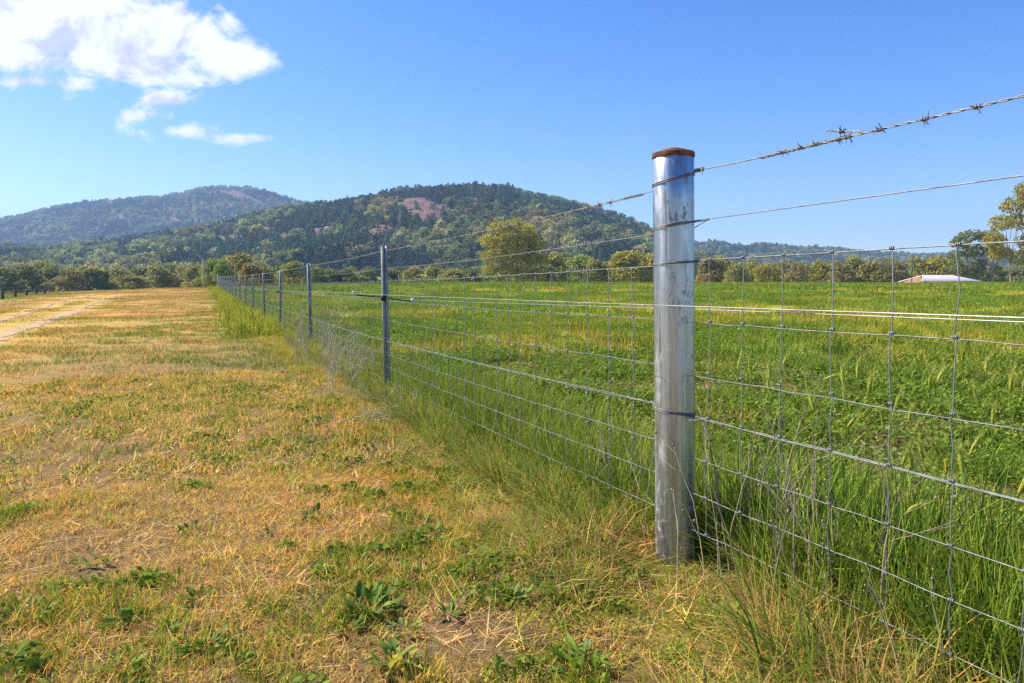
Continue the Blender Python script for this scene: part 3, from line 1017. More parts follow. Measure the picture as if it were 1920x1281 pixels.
LINE_R = [(815, 500, 50, 165, 'olive'), (850, 503, 60, 150, 'olive'), (885, 500, 50, 160, 'dark'), (1042, 474, 78, 150, 'olive'), (1010, 492, 60, 140, 'dark'), (1085, 478, 70, 160, 'green'), (1118, 486, 60, 150, 'olive'),
          (1150, 488, 48, 160, 'gold'), (1178, 470, 76, 150, 'gold'), (1216, 476, 66, 155, 'gold'), (1250, 480, 60, 160, 'gold'), (1325, 481, 50, 165, 'brown'), (1352, 478, 54, 165, 'gold'), (1385, 492, 48, 150, 'olive'),
          (1412, 488, 46, 165, 'olive'), (1440, 492, 46, 158, 'gold'), (1470, 487, 42, 170, 'brown'), (1500, 491, 50, 160, 'brown'), (1534, 488, 52, 165, 'gold'), (1572, 488, 50, 160, 'brown'), (1604, 482, 54, 165, 'olive'),
          (1640, 487, 52, 160, 'brown'), (1676, 485, 58, 162, 'brown'), (1718, 482, 58, 170, 'olive'), (1752, 480, 56, 168, 'gold'), (1785, 482, 52, 172, 'olive'), (1822, 490, 46, 180, 'dark'), (1870, 500, 40, 180, 'olive'), (1915, 498, 60, 185, 'dark'), (1975, 492, 70, 175, 'olive')]


def put_tree(px, ty, wpx, Y, meshes, label, name='gum_tree', group=None, turn=None):
    top = at(px, ty, Y)
    z0 = float(gz(top[0], Y))
    h = (top[2] - z0) * 1.03
    w = wpx / FPX * Y * (1.2 if turn is not None else 1.2 + .35 * rng.uniform())
    e = empty(name, (top[0], Y, z0 - .1), rng.uniform(0, 6.28) if turn is None else turn)
    obj('crown', meshes[0], e, scale=(w, w, h))
    obj('trunk', meshes[1], e, scale=(w, w, h))
    return tag(e, label, 'tree', group)


ORD = ['first', 'second', 'third', 'fourth', 'fifth', 'sixth', 'seventh', 'eighth', 'ninth', 'tenth', 'eleventh', 'twelfth', 'thirteenth', 'fourteenth']
nm = 0
for line, where in ((LINE_L, 'beyond the mown strip'), (LINE_R, 'beyond the green paddock')):
    cnt = {}
    tot = {}
    for t in line: tot[t[4]] = tot.get(t[4], 0) + 1
    for t in line:
        k = t[4]
        lab = '%s %s' % (TREE_KINDS[k][0], where)
        if tot[k] > 1:
            lab += ', %s of its kind from the left' % ORD[cnt.get(k, 0)]
        cnt[k] = cnt.get(k, 0) + 1
        nm += 1
        put_tree(t[0], t[1], t[2], t[3], TM[k][nm % 3], lab, 'wattle_tree' if k == 'gold' else 'gum_tree', 'trees of the far tree line')
put_tree(964, 411, 104, 128, BIG, 'large golden green tree standing alone in front of the wooded hill', 'wattle_tree', turn=0.0)
put_tree(1838, 432, 100, 152, OPEN1, 'open grey green gum with forked pale trunks beside the shed', 'gum_tree', turn=0.0)
put_tree(1935, 345, 130, 105, OPEN2, 'tall golden brown gum cut off by the frame beside the shed', 'gum_tree', turn=0.0)

# ------------------------------------------------------------------ shed, pole, far posts
cx = at(1762, 520, 135)
zg = float(gz(cx[0], 135))
ridge_z = at(1762, 516.5, 135)[2]
eave_z = at(1762, 527, 135)[2] - .15
shed = tag(empty('farm_shed', (cx[0], 135, zg)), 'low farm shed with a pale corrugated roof showing over the crop', 'shed')
hw, dp = 5.3, 4.2
rz, ez = ridge_z - zg, eave_z - zg
b = MB(); b.add(*box(-hw + .5, hw - .5, -dp + .4, dp - .4, -.3, ez))
b.add([(-hw + .5, -dp + .4, ez), (-hw + .5, dp - .4, ez), (-hw + 1.7, 0, rz - .12)], [[0, 2, 1]])
obj('wall', b.mesh('wall', M_SHEDW), shed)
V = []
xs = np.linspace(0, 1, 61)
for side in (-1, 1):
    b = MB()
    P = []
    for k, q in enumerate(xs):
        cor = .03 * (k % 2)
        x_e, x_r = -hw + 2 * hw * q, -hw + 2.2 + (2 * hw - 5.4) * q
        P.append([(x_e, side * dp, ez + cor), (x_r, 0, rz + cor), (x_r, 0, rz + cor + .05), (x_e, side * dp, ez + cor + .05)])
    P = np.array(P)
    m_ = 4
    i, j = np.meshgrid(np.arange(60), np.arange(4), indexing='ij')
    k = (j + 1) % 4
    b.add(P.reshape(-1, 3), np.stack([i * 4 + j, (i + 1) * 4 + j, (i + 1) * 4 + k, i * 4 + k], -1).reshape(-1, 4))
    obj('roof_sheet', b.mesh('roof_sheet', M_ROOF), shed)
b = MB()
for y_, q in ((-dp, 1), (dp, 1)):
    b.add(*tube([(-hw, y_, ez), (-hw + 2.2, 0, rz)], .10, 6))
obj('barge_board', b.mesh('barge_board', M_ROOF), shed)


def pole(px, ytop, Y, r, label, name, mat, yb=None):
    p = at(px, ytop, Y)
    g = float(gz(p[0], Y))
    e = tag(empty(name, (p[0], Y, g)), label, 'pole' if 'pole' in name else 'post')
    V_, Q_ = lathe([(0, -.3), (r, -.3), (r, p[2] - g - .03), (r * .8, p[2] - g), (0, p[2] - g)], 10)
    obj('shaft', mesh('shaft', V_, Q_, mat, smooth=False), e)
    return e, p[2] - g


e, hh = pole(380.5, 488, 78, .10, 'tall grey steel pole standing at the end of the mown strip', 'steel_pole', M_POLE)
V_, Q_ = lathe([(0, hh + .002), (.13, hh + .002), (.13, hh + .05), (0, hh + .06)], 10)
obj('pole_cap', mesh('pole_cap', V_, Q_, M_POLE), e)
for px, yt, Y, lab in ((1563, 478, 96, 'slim pale post rising from the crop, farther from the shed'), (1711, 484, 100, 'slim dark post standing right beside the shed gable')):
    e, hh = pole(px, yt, Y, .055, lab, 'paddock_post', M_POLE if px < 1600 else M_WOOD)
    V_, Q_ = lathe([(0, hh + .002), (.07, hh + .002), (.07, hh + .04), (0, hh + .05)], 8)
    obj('post_cap', mesh('post_cap', V_, Q_, M_STEM), e)

# small far fence on the left edge
ff = [on_ground(-40, 566), on_ground(5, 561), on_ground(29, 557.5), on_ground(50, 555), on_ground(68, 552.5), on_ground(84, 551)]
base = ff[1]
fe = tag(empty('timber_fence', base), 'low fence of dark timber posts far off beyond the wheel ruts', 'fence')
for k, p in enumerate(ff):
    hpx = (17, 16, 14, 12, 10, 9)[k]
    h = hpx / FPX * p[1]
    V_, Q_ = lathe([(0, -.2), (.10, -.2), (.09, h * .97), (.06, h), (0, h)], 8)
    q = p - base
    q[2] = gz(p[0], p[1]) - base[2]
    obj('post', mesh('post', V_, Q_, M_WOOD), fe, q)
for f in (.45, .85):
    pts = []
    for k, p in enumerate(ff):
        h = (17, 16, 14, 12, 10, 9)[k] / FPX * p[1]
        pts.append((p[0] - base[0], p[1] - base[1], gz(p[0], p[1]) - base[2] + h * f))
    V_, Q_ = tube(pts, .008, 4)
    obj('wire', mesh('wire', V_, Q_, M_STAY), fe)

# ------------------------------------------------------------------ the wire fence
fence = tag(empty('wire_fence', (F0[0], F0[1], 0)), 'long wire mesh fence with a galvanised strainer post, steel pickets and barbed top wire', 'fence')


def fg(s):
    """Ground height under the fence line."""
    s = np.asarray(s, float)
    return np.interp(F0[1] + s * tdir[1], _gy, _gz)


def FP(s, d, z):
    """Fence-local point: s along the fence away from the camera, d towards the mown side, z above the ground profile."""
    s, d, z = np.broadcast_arrays(np.asarray(s, float), np.asarray(d, float), np.asarray(z, float))
    return np.stack([s * tdir[0] + d * ndir[0], s * tdir[1] + d * ndir[1], z + fg(s)], -1)


FROT = math.atan2(tdir[1], tdir[0])
PR = 0.0575
# strainer post (slightly leaning)
V_, Q_ = lathe([(0, -.35), (PR, -.35)] + [(PR, z) for z in np.linspace(-.2, 1.172, 12)] + [(PR - .004, 1.176)], 64)
post = obj('strainer_post', mesh('strainer_post', V_, Q_, M_POST, smooth=True), fence, (0, 0, 0), (math.radians(0.3), math.radians(-1.25), 0))
post['label'] = 'weathered galvanised steel strainer post'
V_, Q_ = lathe([(PR - .006, 1.1700), (PR + .0014, 1.1700), (PR + .0021, 1.1720), (PR + .0021, 1.1830), (PR + .0004, 1.1850), (PR - .006, 1.1868), (PR * .66, 1.1885), (PR * .60, 1.1930), (PR * .3, 1.1975), (0, 1.199)], 48)
cap = obj('cap', mesh('cap', V_, Q_, M_RUST, smooth=True), post)
cap['label'] = 'rusty domed steel cap'


def ring(z, tilt, r=.0015, turns=2, gap=.006, ph=0.0, drop=0.0):
    a = np.linspace(0, 2 * np.pi * turns, int(40 * turns)) + ph
    R = PR + r * 1.05
    P = np.stack([R * np.cos(a), R * np.sin(a), z + tilt * np.cos(a) + gap * (np.arange(len(a)) / len(a) - .5)], -1)
    return tube(P, r, 6)


for (z, tilt, tn, gp, mat) in ((1.110, .013, 2, .010, M_BARB), (.982, .009, 2.4, .008, M_BARB), (.876, .002, 2, .006, M_WIRE), (.452, -.008, 3, .010, M_WIRE)):
    V_, Q_ = ring(z, tilt, .0014, tn, gp, 2.4)
    obj('wire_tie', mesh('wire_tie', V_, Q_, mat, smooth=True), post)

# pickets
PS = [3.74, 8.05, 12.3, 16.0, 20.1, 24.3] + [24.3 + 4.15 * k for k in range(1, 12)]
b = MB()
fl = [(math.radians(90), .029), (math.radians(210), .025), (math.radians(330), .025)]
th = .0035
for (a, ln) in fl:
    c_, s_ = math.cos(a), math.sin(a)
    V0, _ = box(0, ln, -th, th, -.12, 1.0)
    R_ = np.stack([V0[:, 0] * c_ - V0[:, 1] * s_, V0[:, 0] * s_ + V0[:, 1] * c_, V0[:, 2]], -1)
    b.add(R_, BOXF)
pk_me = b.mesh('fence_picket', M_PICK)
b = MB()
WH_L = [.873, .711, .575, .455, .345, .245, .140]
for z in WH_L + [.965, 1.0 - .012]:
    b.add(*tube([(-.012, -.014, z - .004), (-.012, .004, z), (.0, .0315, z + .001), (.012, .004, z), (.012, -.014, z + .004)], .0013, 5))
clip_me = b.mesh('wire_clip', M_WIRE)
b = MB()
for z in np.arange(.12, .95, .062):
    V0, Q0 = lathe([(0, 0), (.0032, 0), (.0032, .0012), (0, .0014)], 8)
    V0 = np.stack([V0[:, 0] + th + .0004, V0[:, 1] * 0 + V0[:, 0] * 0 + .020 + V0[:, 1] * .9, V0[:, 2] * 0 + z], -1)
    b.add(np.stack([np.full(len(V0), th + .0006), .018 + lathe([(0, 0), (.0032, 0), (.0032, .0012), (0, .0014)], 8)[0][:, 0], z + lathe([(0, 0), (.0032, 0), (.0032, .0012), (0, .0014)], 8)[0][:, 1]], -1), Q0)
hole_me = b.mesh('punched_holes', M_WIRE)
# electric offset bracket: a rod across the fence with an insulator at each end
b = MB(); b.add(*tube([(0, -.20, 0), (0, -.03, .004), (0, .03, .004), (0, .22, 0)], .0045, 8)); b.add(*box(-.016, .016, .0, .034, -.02, .026))
rod_me = b.mesh('offset_bracket', M_BLACK, False)
V_, Q_ = lathe([(0, -.016), (.019, -.016), (.022, -.011), (.019, -.004), (.012, 0), (.019, .004), (.022, .011), (.019, .016), (0, .016)], 20)
ins_me = mesh('insulator', np.stack([V_[:, 2], V_[:, 0], V_[:, 1]], -1), Q_, M_INSUL, smooth=True)
for k, s in enumerate(PS):
    top = 1.0
    p = FP(s, -.012, 0)
    lean = math.radians(rng.normal(0, .6)) if k else math.radians(-.7)
    o = obj('fence_picket', pk_me, fence, p, (lean, 0, FROT + math.pi / 2 * 0), (1, 1, 1.12 if k == 0 else 1.10 + .01 * rng.normal()))
    if k < 8:
        cl = obj('wire_clip', clip_me, o, scale=(1, 1, 1 / o.scale[2]))
        cl['kind'] = 'stuff'
        ho = obj('punched_hole', hole_me, o)
        ho['kind'] = 'stuff'
    if k in (0, 2, 4, 6):
        q = FP(s, 0, .732 if k == 0 else .715)
        br = obj('offset_bracket', rod_me, fence, q, (.12, 0, FROT))
        for yy_ in (-.215, .235):
            obj('insulator', ins_me, br, (0, yy_, .010), (0, 0, rng.uniform(-.2, .2)), .82)
# end strainer
V_, Q_ = lathe([(0, -.3), (.07, -.3), (.07, 1.30), (.05, 1.33), (0, 1.335)], 16)
ep = obj('strainer_post', mesh('end_strainer_post', V_, Q_, M_POLE), fence, FP(75.0, 0, 0))
ep['label'] = 'pale steel end post far along the fence'

# --- wires
S_END = 75.0


def wire_path(z0, z1, s0, s1, step=.15, wob=.0015, sag=.012, d=0.0, seed=0):
    n = max(2, int(abs(s1 - s0) / step) + 1)
    s = np.linspace(s0, s1, n)
    r_ = np.random.default_rng(seed)
    f = np.clip(np.abs(s) / 3.7, 0, 1)
    z = z0 + (z1 - z0) * f
    span = np.interp(np.abs(s), [0] + PS, np.arange(len(PS) + 1))
    z = z - sag * np.sin(np.pi * (span % 1)) + r_.normal(0, wob, n)
    return FP(s, d + r_.normal(0, wob * .5, n), z)


def add_wire(name, P, r, mat, sides=6):
    V_, Q_ = tube(P, r, sides)
    return obj(name, mesh(name, V_, Q_, mat, smooth=True), fence)


# plain wire, both sides
add_wire('plain_wire', wire_path(.990, .985, -.058, -6, .3, 0, 0), .0014, M_WIRE)
add_wire('plain_wire', wire_path(.968, .955, .055, S_END, .6, .0005, .012, seed=2), .0014, M_WIRE)
# barbed: single tie wire, then the spliced twin strand
add_wire('tie_wire', FP(np.linspace(-.058, -.36, 8), 0, np.linspace(1.128, 1.121, 8) - .002 * np.sin(np.linspace(0, 3.1, 8))), .0016, M_BARB)


def barbed(s0, s1, z0, z1, sag, name, pitch=.055, fine=True):
    n = int(abs(s1 - s0) / (pitch / (8 if fine else 4))) + 2
    s = np.linspace(s0, s1, n)
    f = np.clip(np.abs(s) / 3.7, 0, 1)
    span = np.interp(np.abs(s), [0] + PS, np.arange(len(PS) + 1))
    zc = z0 + (z1 - z0) * f - sag * np.sin(np.pi * (span % 1))
    C = FP(s, 0, zc)
    a = 2 * np.pi * s / pitch
    B = MB()
    for ph in (0, math.pi):
        off = .0015 * (np.cos(a + ph)[:, None] * np.array([ndir[0], ndir[1], 0]) + np.sin(a + ph)[:, None] * np.array([0, 0, 1.0]))
        B.add(*tube(C + off, .00125, 5))
    return obj(name, B.mesh(name, M_BARB, True), fence), (s, C)


def barb_mesh(seed):
    r_ = np.random.default_rng(seed)
    B = MB()
    for q in range(2):
        x0 = (-.004, .004)[q]
        B.add(*tube(helix((x0 - .0035, 0, 0), (x0 + .0035, 0, 0), .0037, 1.6, 8, q * 1.7), .0011, 5))
        for e_ in (-1, 1):
            a = r_.uniform(0, 2 * math.pi)
            d_ = np.array([r_.uniform(-.45, .45), math.cos(a), math.sin(a)])
            d_ /= np.linalg.norm(d_)
            B.add(*tube([np.array([x0, 0, 0]) + d_ * .002, np.array([x0, 0, 0]) + d_ * .010, np.array([x0, 0, 0]) + d_ * .0155], [.0011, .001, .0003], 5))
    return B.mesh('barb', M_BARB, True)


BARBS = [barb_mesh(400 + k) for k in range(6)]


def put_barbs(wire, path, ss):
    s, C = path
    o_ = np.argsort(s)
    for k, q in enumerate(ss):
        p = np.array([np.interp(q, s[o_], C[o_, a]) for a in range(3)])
        obj('barb', BARBS[k % 6], wire, p, (rng.uniform(0, 6.28), 0, FROT + (math.pi if k % 2 else 0)))


bw, path = barbed(-.33, -6.0, 1.122, 1.112, 0.0, 'barbed_wire')
put_barbs(bw, path, [-.40, -.455, -.500, -.565, -.59, -.669, -.771, -.874, -.979] + [-1.082 - .103 * k for k in range(14)])
# splice: the twin strand folded back and wound on itself, with its cut end standing up
B = MB()
B.add(*tube(helix(FP(-.325, 0, 1.121), FP(-.60, 0, 1.122), .0040, 8.5, 9), .0013, 5))
B.add(*tube(helix(FP(-.325, 0, 1.121), FP(-.60, 0, 1.122), .0036, 8.5, 9, 2.6), .0013, 5))
e0, e1 = FP(-.625, 0, 1.124), FP(-.53, .0, 1.146)
for ph in (0, math.pi):
    B.add(*tube(helix(e0, e1, .0016, 2.2, 9, ph), .0012, 5))
sp = obj('splice', B.mesh('splice', M_BARB, True), bw)
put_barbs(bw, (np.array([-.6, -.5]), np.array([FP(-.575, 0, 1.135), FP(-.5, 0, 1.14)])), [-.6])
bw2, path2 = barbed(.34, 24, 1.095, 1.088, .010, 'barbed_wire', fine=True)
put_barbs(bw2, path2, [.40, .47, .55] + [.66 + .103 * k for k in range(76)])
add_wire('barbed_wire', wire_path(1.095, 1.088, 24, S_END, .5, .002, .010, seed=9), .0026, M_BARB)
add_wire('tie_wire', FP(np.linspace(.055, .36, 8), 0, np.linspace(1.098, 1.093, 8)), .0016, M_BARB)
B = MB()
B.add(*tube(helix(FP(.20, 0, 1.0945), FP(.31, 0, 1.0935), .0034, 8, 9), .0015, 5))
B.add(*tube(helix(FP(.31, 0, 1.0935), FP(.55, 0, 1.092), .0037, 6, 9), .0013, 5))
obj('splice', B.mesh('splice', M_BARB, True), bw2)
# end coils beside the post: wire wound back on itself, with a free tail
def coil(sa, sb, za, zb, turns, tail, mat, r=.0015, rr=.0037):
    B = MB()
    H = helix(FP(sa, 0, za), FP(sb, 0, zb), rr, turns, 10)
    if tail is not None:
        H = np.concatenate([H, [H[-1] + (np.array(tail) * k_) for k_ in (.35, .7, 1.0)]])
    B.add(*tube(H, r, 6))
    obj('end_coil', B.mesh('end_coil', mat, True), fence)


coil(-.060, -.100, 1.127, 1.126, 6, (-.002, -.004, -.014), M_BARB, .0017, .0042)
coil(-.060, -.130, .989, .989, 5, FP(.06, .0, -.018) * np.array([1, 1, 1]) - np.array([0, 0, float(fg(.06))]), M_WIRE, .0014, .0028)
coil(.060, .115, 1.097, 1.096, 6, (.004, -.01, -.004), M_BARB, .0017, .0042)
coil(.060, .16, .967, .966, 5, (.01, -.02, -.010), M_WIRE, .0013, .003)
coil(.50, .72, .8745, .8735, 10, (.02, -.03, .012), M_WIRE, .0013, .0042)
coil(.50, .66, .966, .965, 8, None, M_WIRE, .0013, .0036)
coil(-.058, -.125, .879, .879, 5, FP(.05, .0, -.012) - np.array([0, 0, float(fg(.05))]), M_WIRE, .0015, .003)
coil(-.058, -.120, .444, .443, 6, FP(.035, .02, -.006) - np.array([0, 0, float(fg(.035))]), M_WIRE, .0014, .003)
coil(.058, .14, .459, .458, 5, None, M_WIRE, .0014, .003)

# mesh: horizontals, knots, stays
WH_R = [.880, .708, .560, .446, .327, .227, .125]
WH_R2 = [.882, .714, .573, .450, .329, .228, .126]
r_line = [.0016, .0012, .0012, .0013, .0012, .0012, .0012]
for k in range(7):
    add_wire('mesh_line_wire', wire_path(WH_R[k], WH_R2[k], -.058, -5.5, .075, .0012 if k else .0004, 0, seed=20 + k), r_line[k], M_WIRE)
    add_wire('mesh_line_wire', wire_path(WH_L[k], [.860, .715, .57, .41, .31, .215, .11][k], .055, S_END, .15, .0012, .006, seed=40 + k), r_line[k], M_WIRE)
# belly wire runs double
add_wire('belly_wire', wire_path(.4435, .4455, -.058, -5.5, .1, .0008, 0, seed=60), .0015, M_WIRE)
add_wire('belly_wire', wire_path(.459, .414, .055, S_END, .2, .0008, .006, seed=61), .0015, M_WIRE)


def stay_mesh(hs, seed):
    r_ = np.random.default_rng(seed)
    P = []
    hs = list(hs)
    sh = np.cumsum(r_.normal(0, .0035, len(hs)))
    for k in range(len(hs) - 1):
        a, b_ = hs[k], hs[k + 1]
        m_ = r_.normal(0, .0025)
        kick = r_.choice([-1, 1]) * .004
        P += [(sh[k], 0, a), (sh[k] + kick, .001, a - .012), (sh[k] * .5 + sh[k + 1] * .5 + m_, 0, (a + b_) / 2), (sh[k + 1] + kick * .3, .001, b_ + .010)]
    P.append((sh[-1], 0, hs[-1]))
    B = MB()
    B.add(*tube(P, .00125, 5))
    me_ = B.mesh('stay_wire', M_STAY, True)
    K = MB()
    for k in range(len(hs)):
        x = sh[k]
        K.add(*tube(helix((x - .0055, 0, hs[k]), (x + .0055, 0, hs[k]), .0030, 3, 7), .0013, 5))
    return me_, K.mesh('knot', M_STAY, True)


STAY_R = [stay_mesh(WH_R2, 500 + k) for k in range(6)]
STAY_L = [stay_mesh([.866, .713, .572, .43, .325, .228, .123], 520 + k) for k in range(6)]
SSR = [-((2.13 - 2.13 * 881 / (x - 384)) * 1.0824) for x in (1323, 1385, 1458, 1549, 1655, 1782)]
SSR += [SSR[-1] - .148 * k for k in range(1, 22)]
SSL = [.105 + .150 * k for k in range(270)]
for k, s in enumerate(SSR + SSL):
    me_, kn = (STAY_R if s < 0 else STAY_L)[(k * 5 + k // 4) % 6]
    o = obj('stay_wire', me_, fence, FP(s + rng.normal(0, .004), 0, 0), (0, 0, FROT))
    if s < 9:
        q = obj('knot', kn, o)
        q['kind'] = 'stuff'
B = MB()
for s in np.arange(SSL[-1] + .15, S_END, .15):
    p = FP(s, 0, 0)
    B.add(*tube([p + np.array([0, 0, z]) for z in (.866, .5, .123)], .00125, 4))
tag(obj('stay_wires', B.mesh('stay_wires', M_STAY), fence), kind='stuff')
# electric offset wires, one either side of the fence
for d_, za, zb in ((.235, .762, .768), (-.215, .737, .718)):
    s_ = np.concatenate([np.linspace(-5, 0, 8), np.linspace(.2, 3.74, 14), np.linspace(4.4, S_END, 70)])
    z_ = np.where(s_ < 3.75, za + (zb - za) * np.clip(s_, 0, 3.74) / 3.74, zb - .02 * sstep(3.7, 12, s_))
    add_wire('electric_wire', FP(s_, d_, z_), .0011, M_ELEC, 5)

# ------------------------------------------------------------------ grass
def blades(r_, n, R, hmin, hmax, w, lean, curve, cols, tipc=None, segs=2, hpow=1.0):
    """n tapering blades rooted in a disc of radius R."""
    a = r_.uniform(0, 6.283, n); q = R * np.sqrt(r_.uniform(0, 1, n))
    B0 = np.stack([q * np.cos(a), q * np.sin(a), np.full(n, -.01)], -1)
    h = hmin + (hmax - hmin) * r_.uniform(0, 1, n) ** hpow
    az = r_.uniform(0, 6.283, n)
    dr = np.stack([np.cos(az), np.sin(az), np.zeros(n)], -1)
    ln = np.abs(r_.normal(0, lean, n)) if np.ndim(lean) == 0 else r_.uniform(lean[0], lean[1], n)
    cv = np.abs(r_.normal(0, curve, n))
    pz = r_.uniform(0, 6.283, n)
    side = np.stack([np.cos(pz), np.sin(pz), np.zeros(n)], -1)
    ws = w * r_.uniform(.6, 1.3, n)
    rows = []
    for k in range(segs + 1):
        t = k / segs
        hor = h * (np.sin(ln) * t + cv * t * t)
        ver = h * (np.cos(ln) * t - np.minimum(cv, 1.0) * .55 * t * t * t)
        C = B0 + dr * hor[:, None] + np.array([0, 0, 1.0]) * np.maximum(ver, .004)[:, None]
        wk = (ws * (1 - t ** 1.6) * .5)[:, None]
        if k < segs:
            rows += [C - side * wk, C + side * wk]
        else:
            rows += [C]
    V = np.stack(rows, 1)
    m_ = V.shape[1]
    T = []
    for k in range(segs - 1):
        T += [[2 * k, 2 * k + 1, 2 * k + 3], [2 * k, 2 * k + 3, 2 * k + 2]]
    k = segs - 1
    T += [[2 * k, 2 * k + 1, 2 * k + 2]]
    T = (np.arange(n)[:, None, None] * m_ + np.array(T)[None]).reshape(-1, 3)
    cols = np.asarray(cols, float)
    c = cols[r_.integers(0, len(cols), n)] * r_.uniform(.75, 1.25, n)[:, None]
    C = np.repeat(c[:, None, :], m_, 1)
    if tipc is not None:
        C[:, -1] = C[:, -1] * .4 + np.asarray(tipc) * .6
    return V.reshape(-1, 3), T, C.reshape(-1, 3)


def join(*parts):
    V, T, C, n = [], [], [], 0
    for v, t, c in parts:
        V.append(v); T.append(np.asarray(t) + n); C.append(c); n += len(v)
    return np.concatenate(V), np.concatenate(T), np.concatenate(C)


def herb(r_, n, R, hmax, size, cols, stems=True):
    """Low leafy herb: little leaflets on short stems."""
    q = R * np.sqrt(r_.uniform(0, 1, n)); a = r_.uniform(0, 6.283, n)
    P = np.stack([q * np.cos(a), q * np.sin(a), hmax * (.25 + .75 * r_.uniform(0, 1, n) ** .7) * (1 - .5 * (q / R) ** 2)], -1)
    V, T = leaf_cards(P, size, r_, up=1.1, aspect=1.7)
    cols = np.asarray(cols, float)
    C = np.repeat(cols[r_.integers(0, len(cols), n)] * r_.uniform(.75, 1.25, n)[:, None], 4, 0)
    return V, T, C


gr = np.random.default_rng(77)
WS = (1., 1., 1.)
STRAWS = [STRAW, PALE, ORANGE, STRAW * .8, PALE * .9, (.52, .33, .11), (.58, .47, .09)]
GREENS = [GREEN * 1.1, (.24, .31, .035), (.16, .24, .026), YGREEN * .85]
LUSH = [(.18, .265, .024), (.23, .315, .032), (.15, .23, .022), (.30, .355, .045)]
# mown side: 0-2 straw, 3 lying litter, 4-5 yellow green, 6-7 green, 8 little rosettes
ROSE = [(.17, .25, .03), (.23, .31, .04), (.12, .19, .025)]


def mown_set(r_, f, w):
    """The nine mown tufts; f thins the blades out, w widens them to match."""
    q = lambda n_: max(3, int(n_ * f))
    return [blades(r_, q(44), .07, .014, .042, .0030 * w, .55, .4, STRAWS), blades(r_, q(44), .07, .010, .036, .0030 * w, .75, .4, STRAWS), blades(r_, q(38), .065, .02, .062, .0027 * w, .4, .35, STRAWS),
            blades(r_, q(36), .085, .04, .12, .0025 * w, (1.15, 1.5), .06, [PALE, STRAW, PALE * .85, (.45, .30, .16)]),
            join(blades(r_, q(24), .06, .015, .05, .0034 * w, .45, .4, [YGREEN, YGREEN * .8, GREEN * 1.2]), blades(r_, q(22), .07, .012, .04, .0030 * w, .6, .3, STRAWS)),
            join(blades(r_, q(28), .05, .02, .06, .0034 * w, .4, .4, [YGREEN, GREEN * 1.2, STRAW]), blades(r_, q(18), .07, .012, .04, .0030 * w, .6, .3, STRAWS)),
            blades(r_, q(38), .05, .018, .055, .0038 * w, .5, .5, GREENS), join(blades(r_, q(28), .045, .02, .065, .0038 * w, .45, .45, GREENS), blades(r_, q(18), .07, .012, .04, .0030 * w, .6, .3, STRAWS)),
            join(herb(r_, q(34), .05, .026, .013, ROSE), blades(r_, q(18), .065, .012, .04, .0030 * w, .6, .3, STRAWS)),
            join(herb(r_, q(24), .05, .026, .0115, ROSE), blades(r_, q(20), .07, .012, .04, .0030 * w, .6, .3, STRAWS))]


def patch_set(r_, R, n, w, h):
    """Wide patches for the middle and far distance: straw, straw and yellow green, mixed, green."""
    mk = lambda c, hh=1.0: blades(r_, n, R, h * .4 * hh, h * hh, w, .5, .35, c)
    return [mk(STRAWS), mk(STRAWS + [YGREEN, YGREEN]), mk(STRAWS[:3] + [YGREEN, YGREEN, GREEN], 1.1), mk(GREENS + [YGREEN], 1.15)]


def wedge(r_, n, r0, r1, amax=58):
    """Points uniform over a sector in front of the camera."""
    rr = np.sqrt(r_.uniform(r0 * r0, r1 * r1, n))
    a = np.radians(r_.uniform(-amax, amax, n))
    return rr * np.sin(a), rr * np.cos(a)


def band(r_, r0, r1, den, amax=58):
    n = int(den * math.radians(2 * amax) / 2 * (r1 * r1 - r0 * r0))
    return wedge(r_, n, r0, r1, amax)


def rots(r_, n, tilt=.12):
    return np.stack([r_.normal(0, tilt, n), r_.normal(0, tilt, n), r_.uniform(0, 6.283, n)], -1)


M_GRASSN = leaf_mat('near_grass_blade', 0.30, inst=False, spec=0.12)


def realize(groups, name, label, cat):
    """Near grass as one real mesh. groups: (variants, P, rot, scl, idx, tint)."""
    VV, TT, CC, n0 = [], [], [], 0
    for (var, P, rot, scl, idx, tint) in groups:
        cx_, sx_ = np.cos(rot[:, 0]), np.sin(rot[:, 0]); cy_, sy_ = np.cos(rot[:, 1]), np.sin(rot[:, 1]); cz_, sz_ = np.cos(rot[:, 2]), np.sin(rot[:, 2])
        Rm = np.stack([np.stack([cz_ * cy_, cz_ * sy_ * sx_ - sz_ * cx_, cz_ * sy_ * cx_ + sz_ * sx_], -1), np.stack([sz_ * cy_, sz_ * sy_ * sx_ + cz_ * cx_, sz_ * sy_ * cx_ - cz_ * sx_], -1), np.stack([-sy_, cy_ * sx_, cy_ * cx_], -1)], 1)
        for k_ in range(len(var)):
            m_ = np.where(idx == k_)[0]
            if not len(m_): continue
            v_, t_, c_ = var[k_]
            X = np.einsum('nij,nvj->nvi', Rm[m_], v_[None] * scl[m_][:, None, :]) + P[m_][:, None, :]
            VV.append(X.reshape(-1, 3))
            TT.append((np.asarray(t_)[None] + (np.arange(len(m_)) * len(v_))[:, None, None]).reshape(-1, 3) + n0)
            CC.append((np.broadcast_to(c_, v_.shape)[None] * tint[m_][:, None, :]).reshape(-1, 3))
            n0 += len(m_) * len(v_)
    o = obj(name, mesh(name, np.concatenate(VV), np.concatenate(TT), M_GRASSN, np.concatenate(CC)))
    return tag(o, label, cat, kind='stuff')


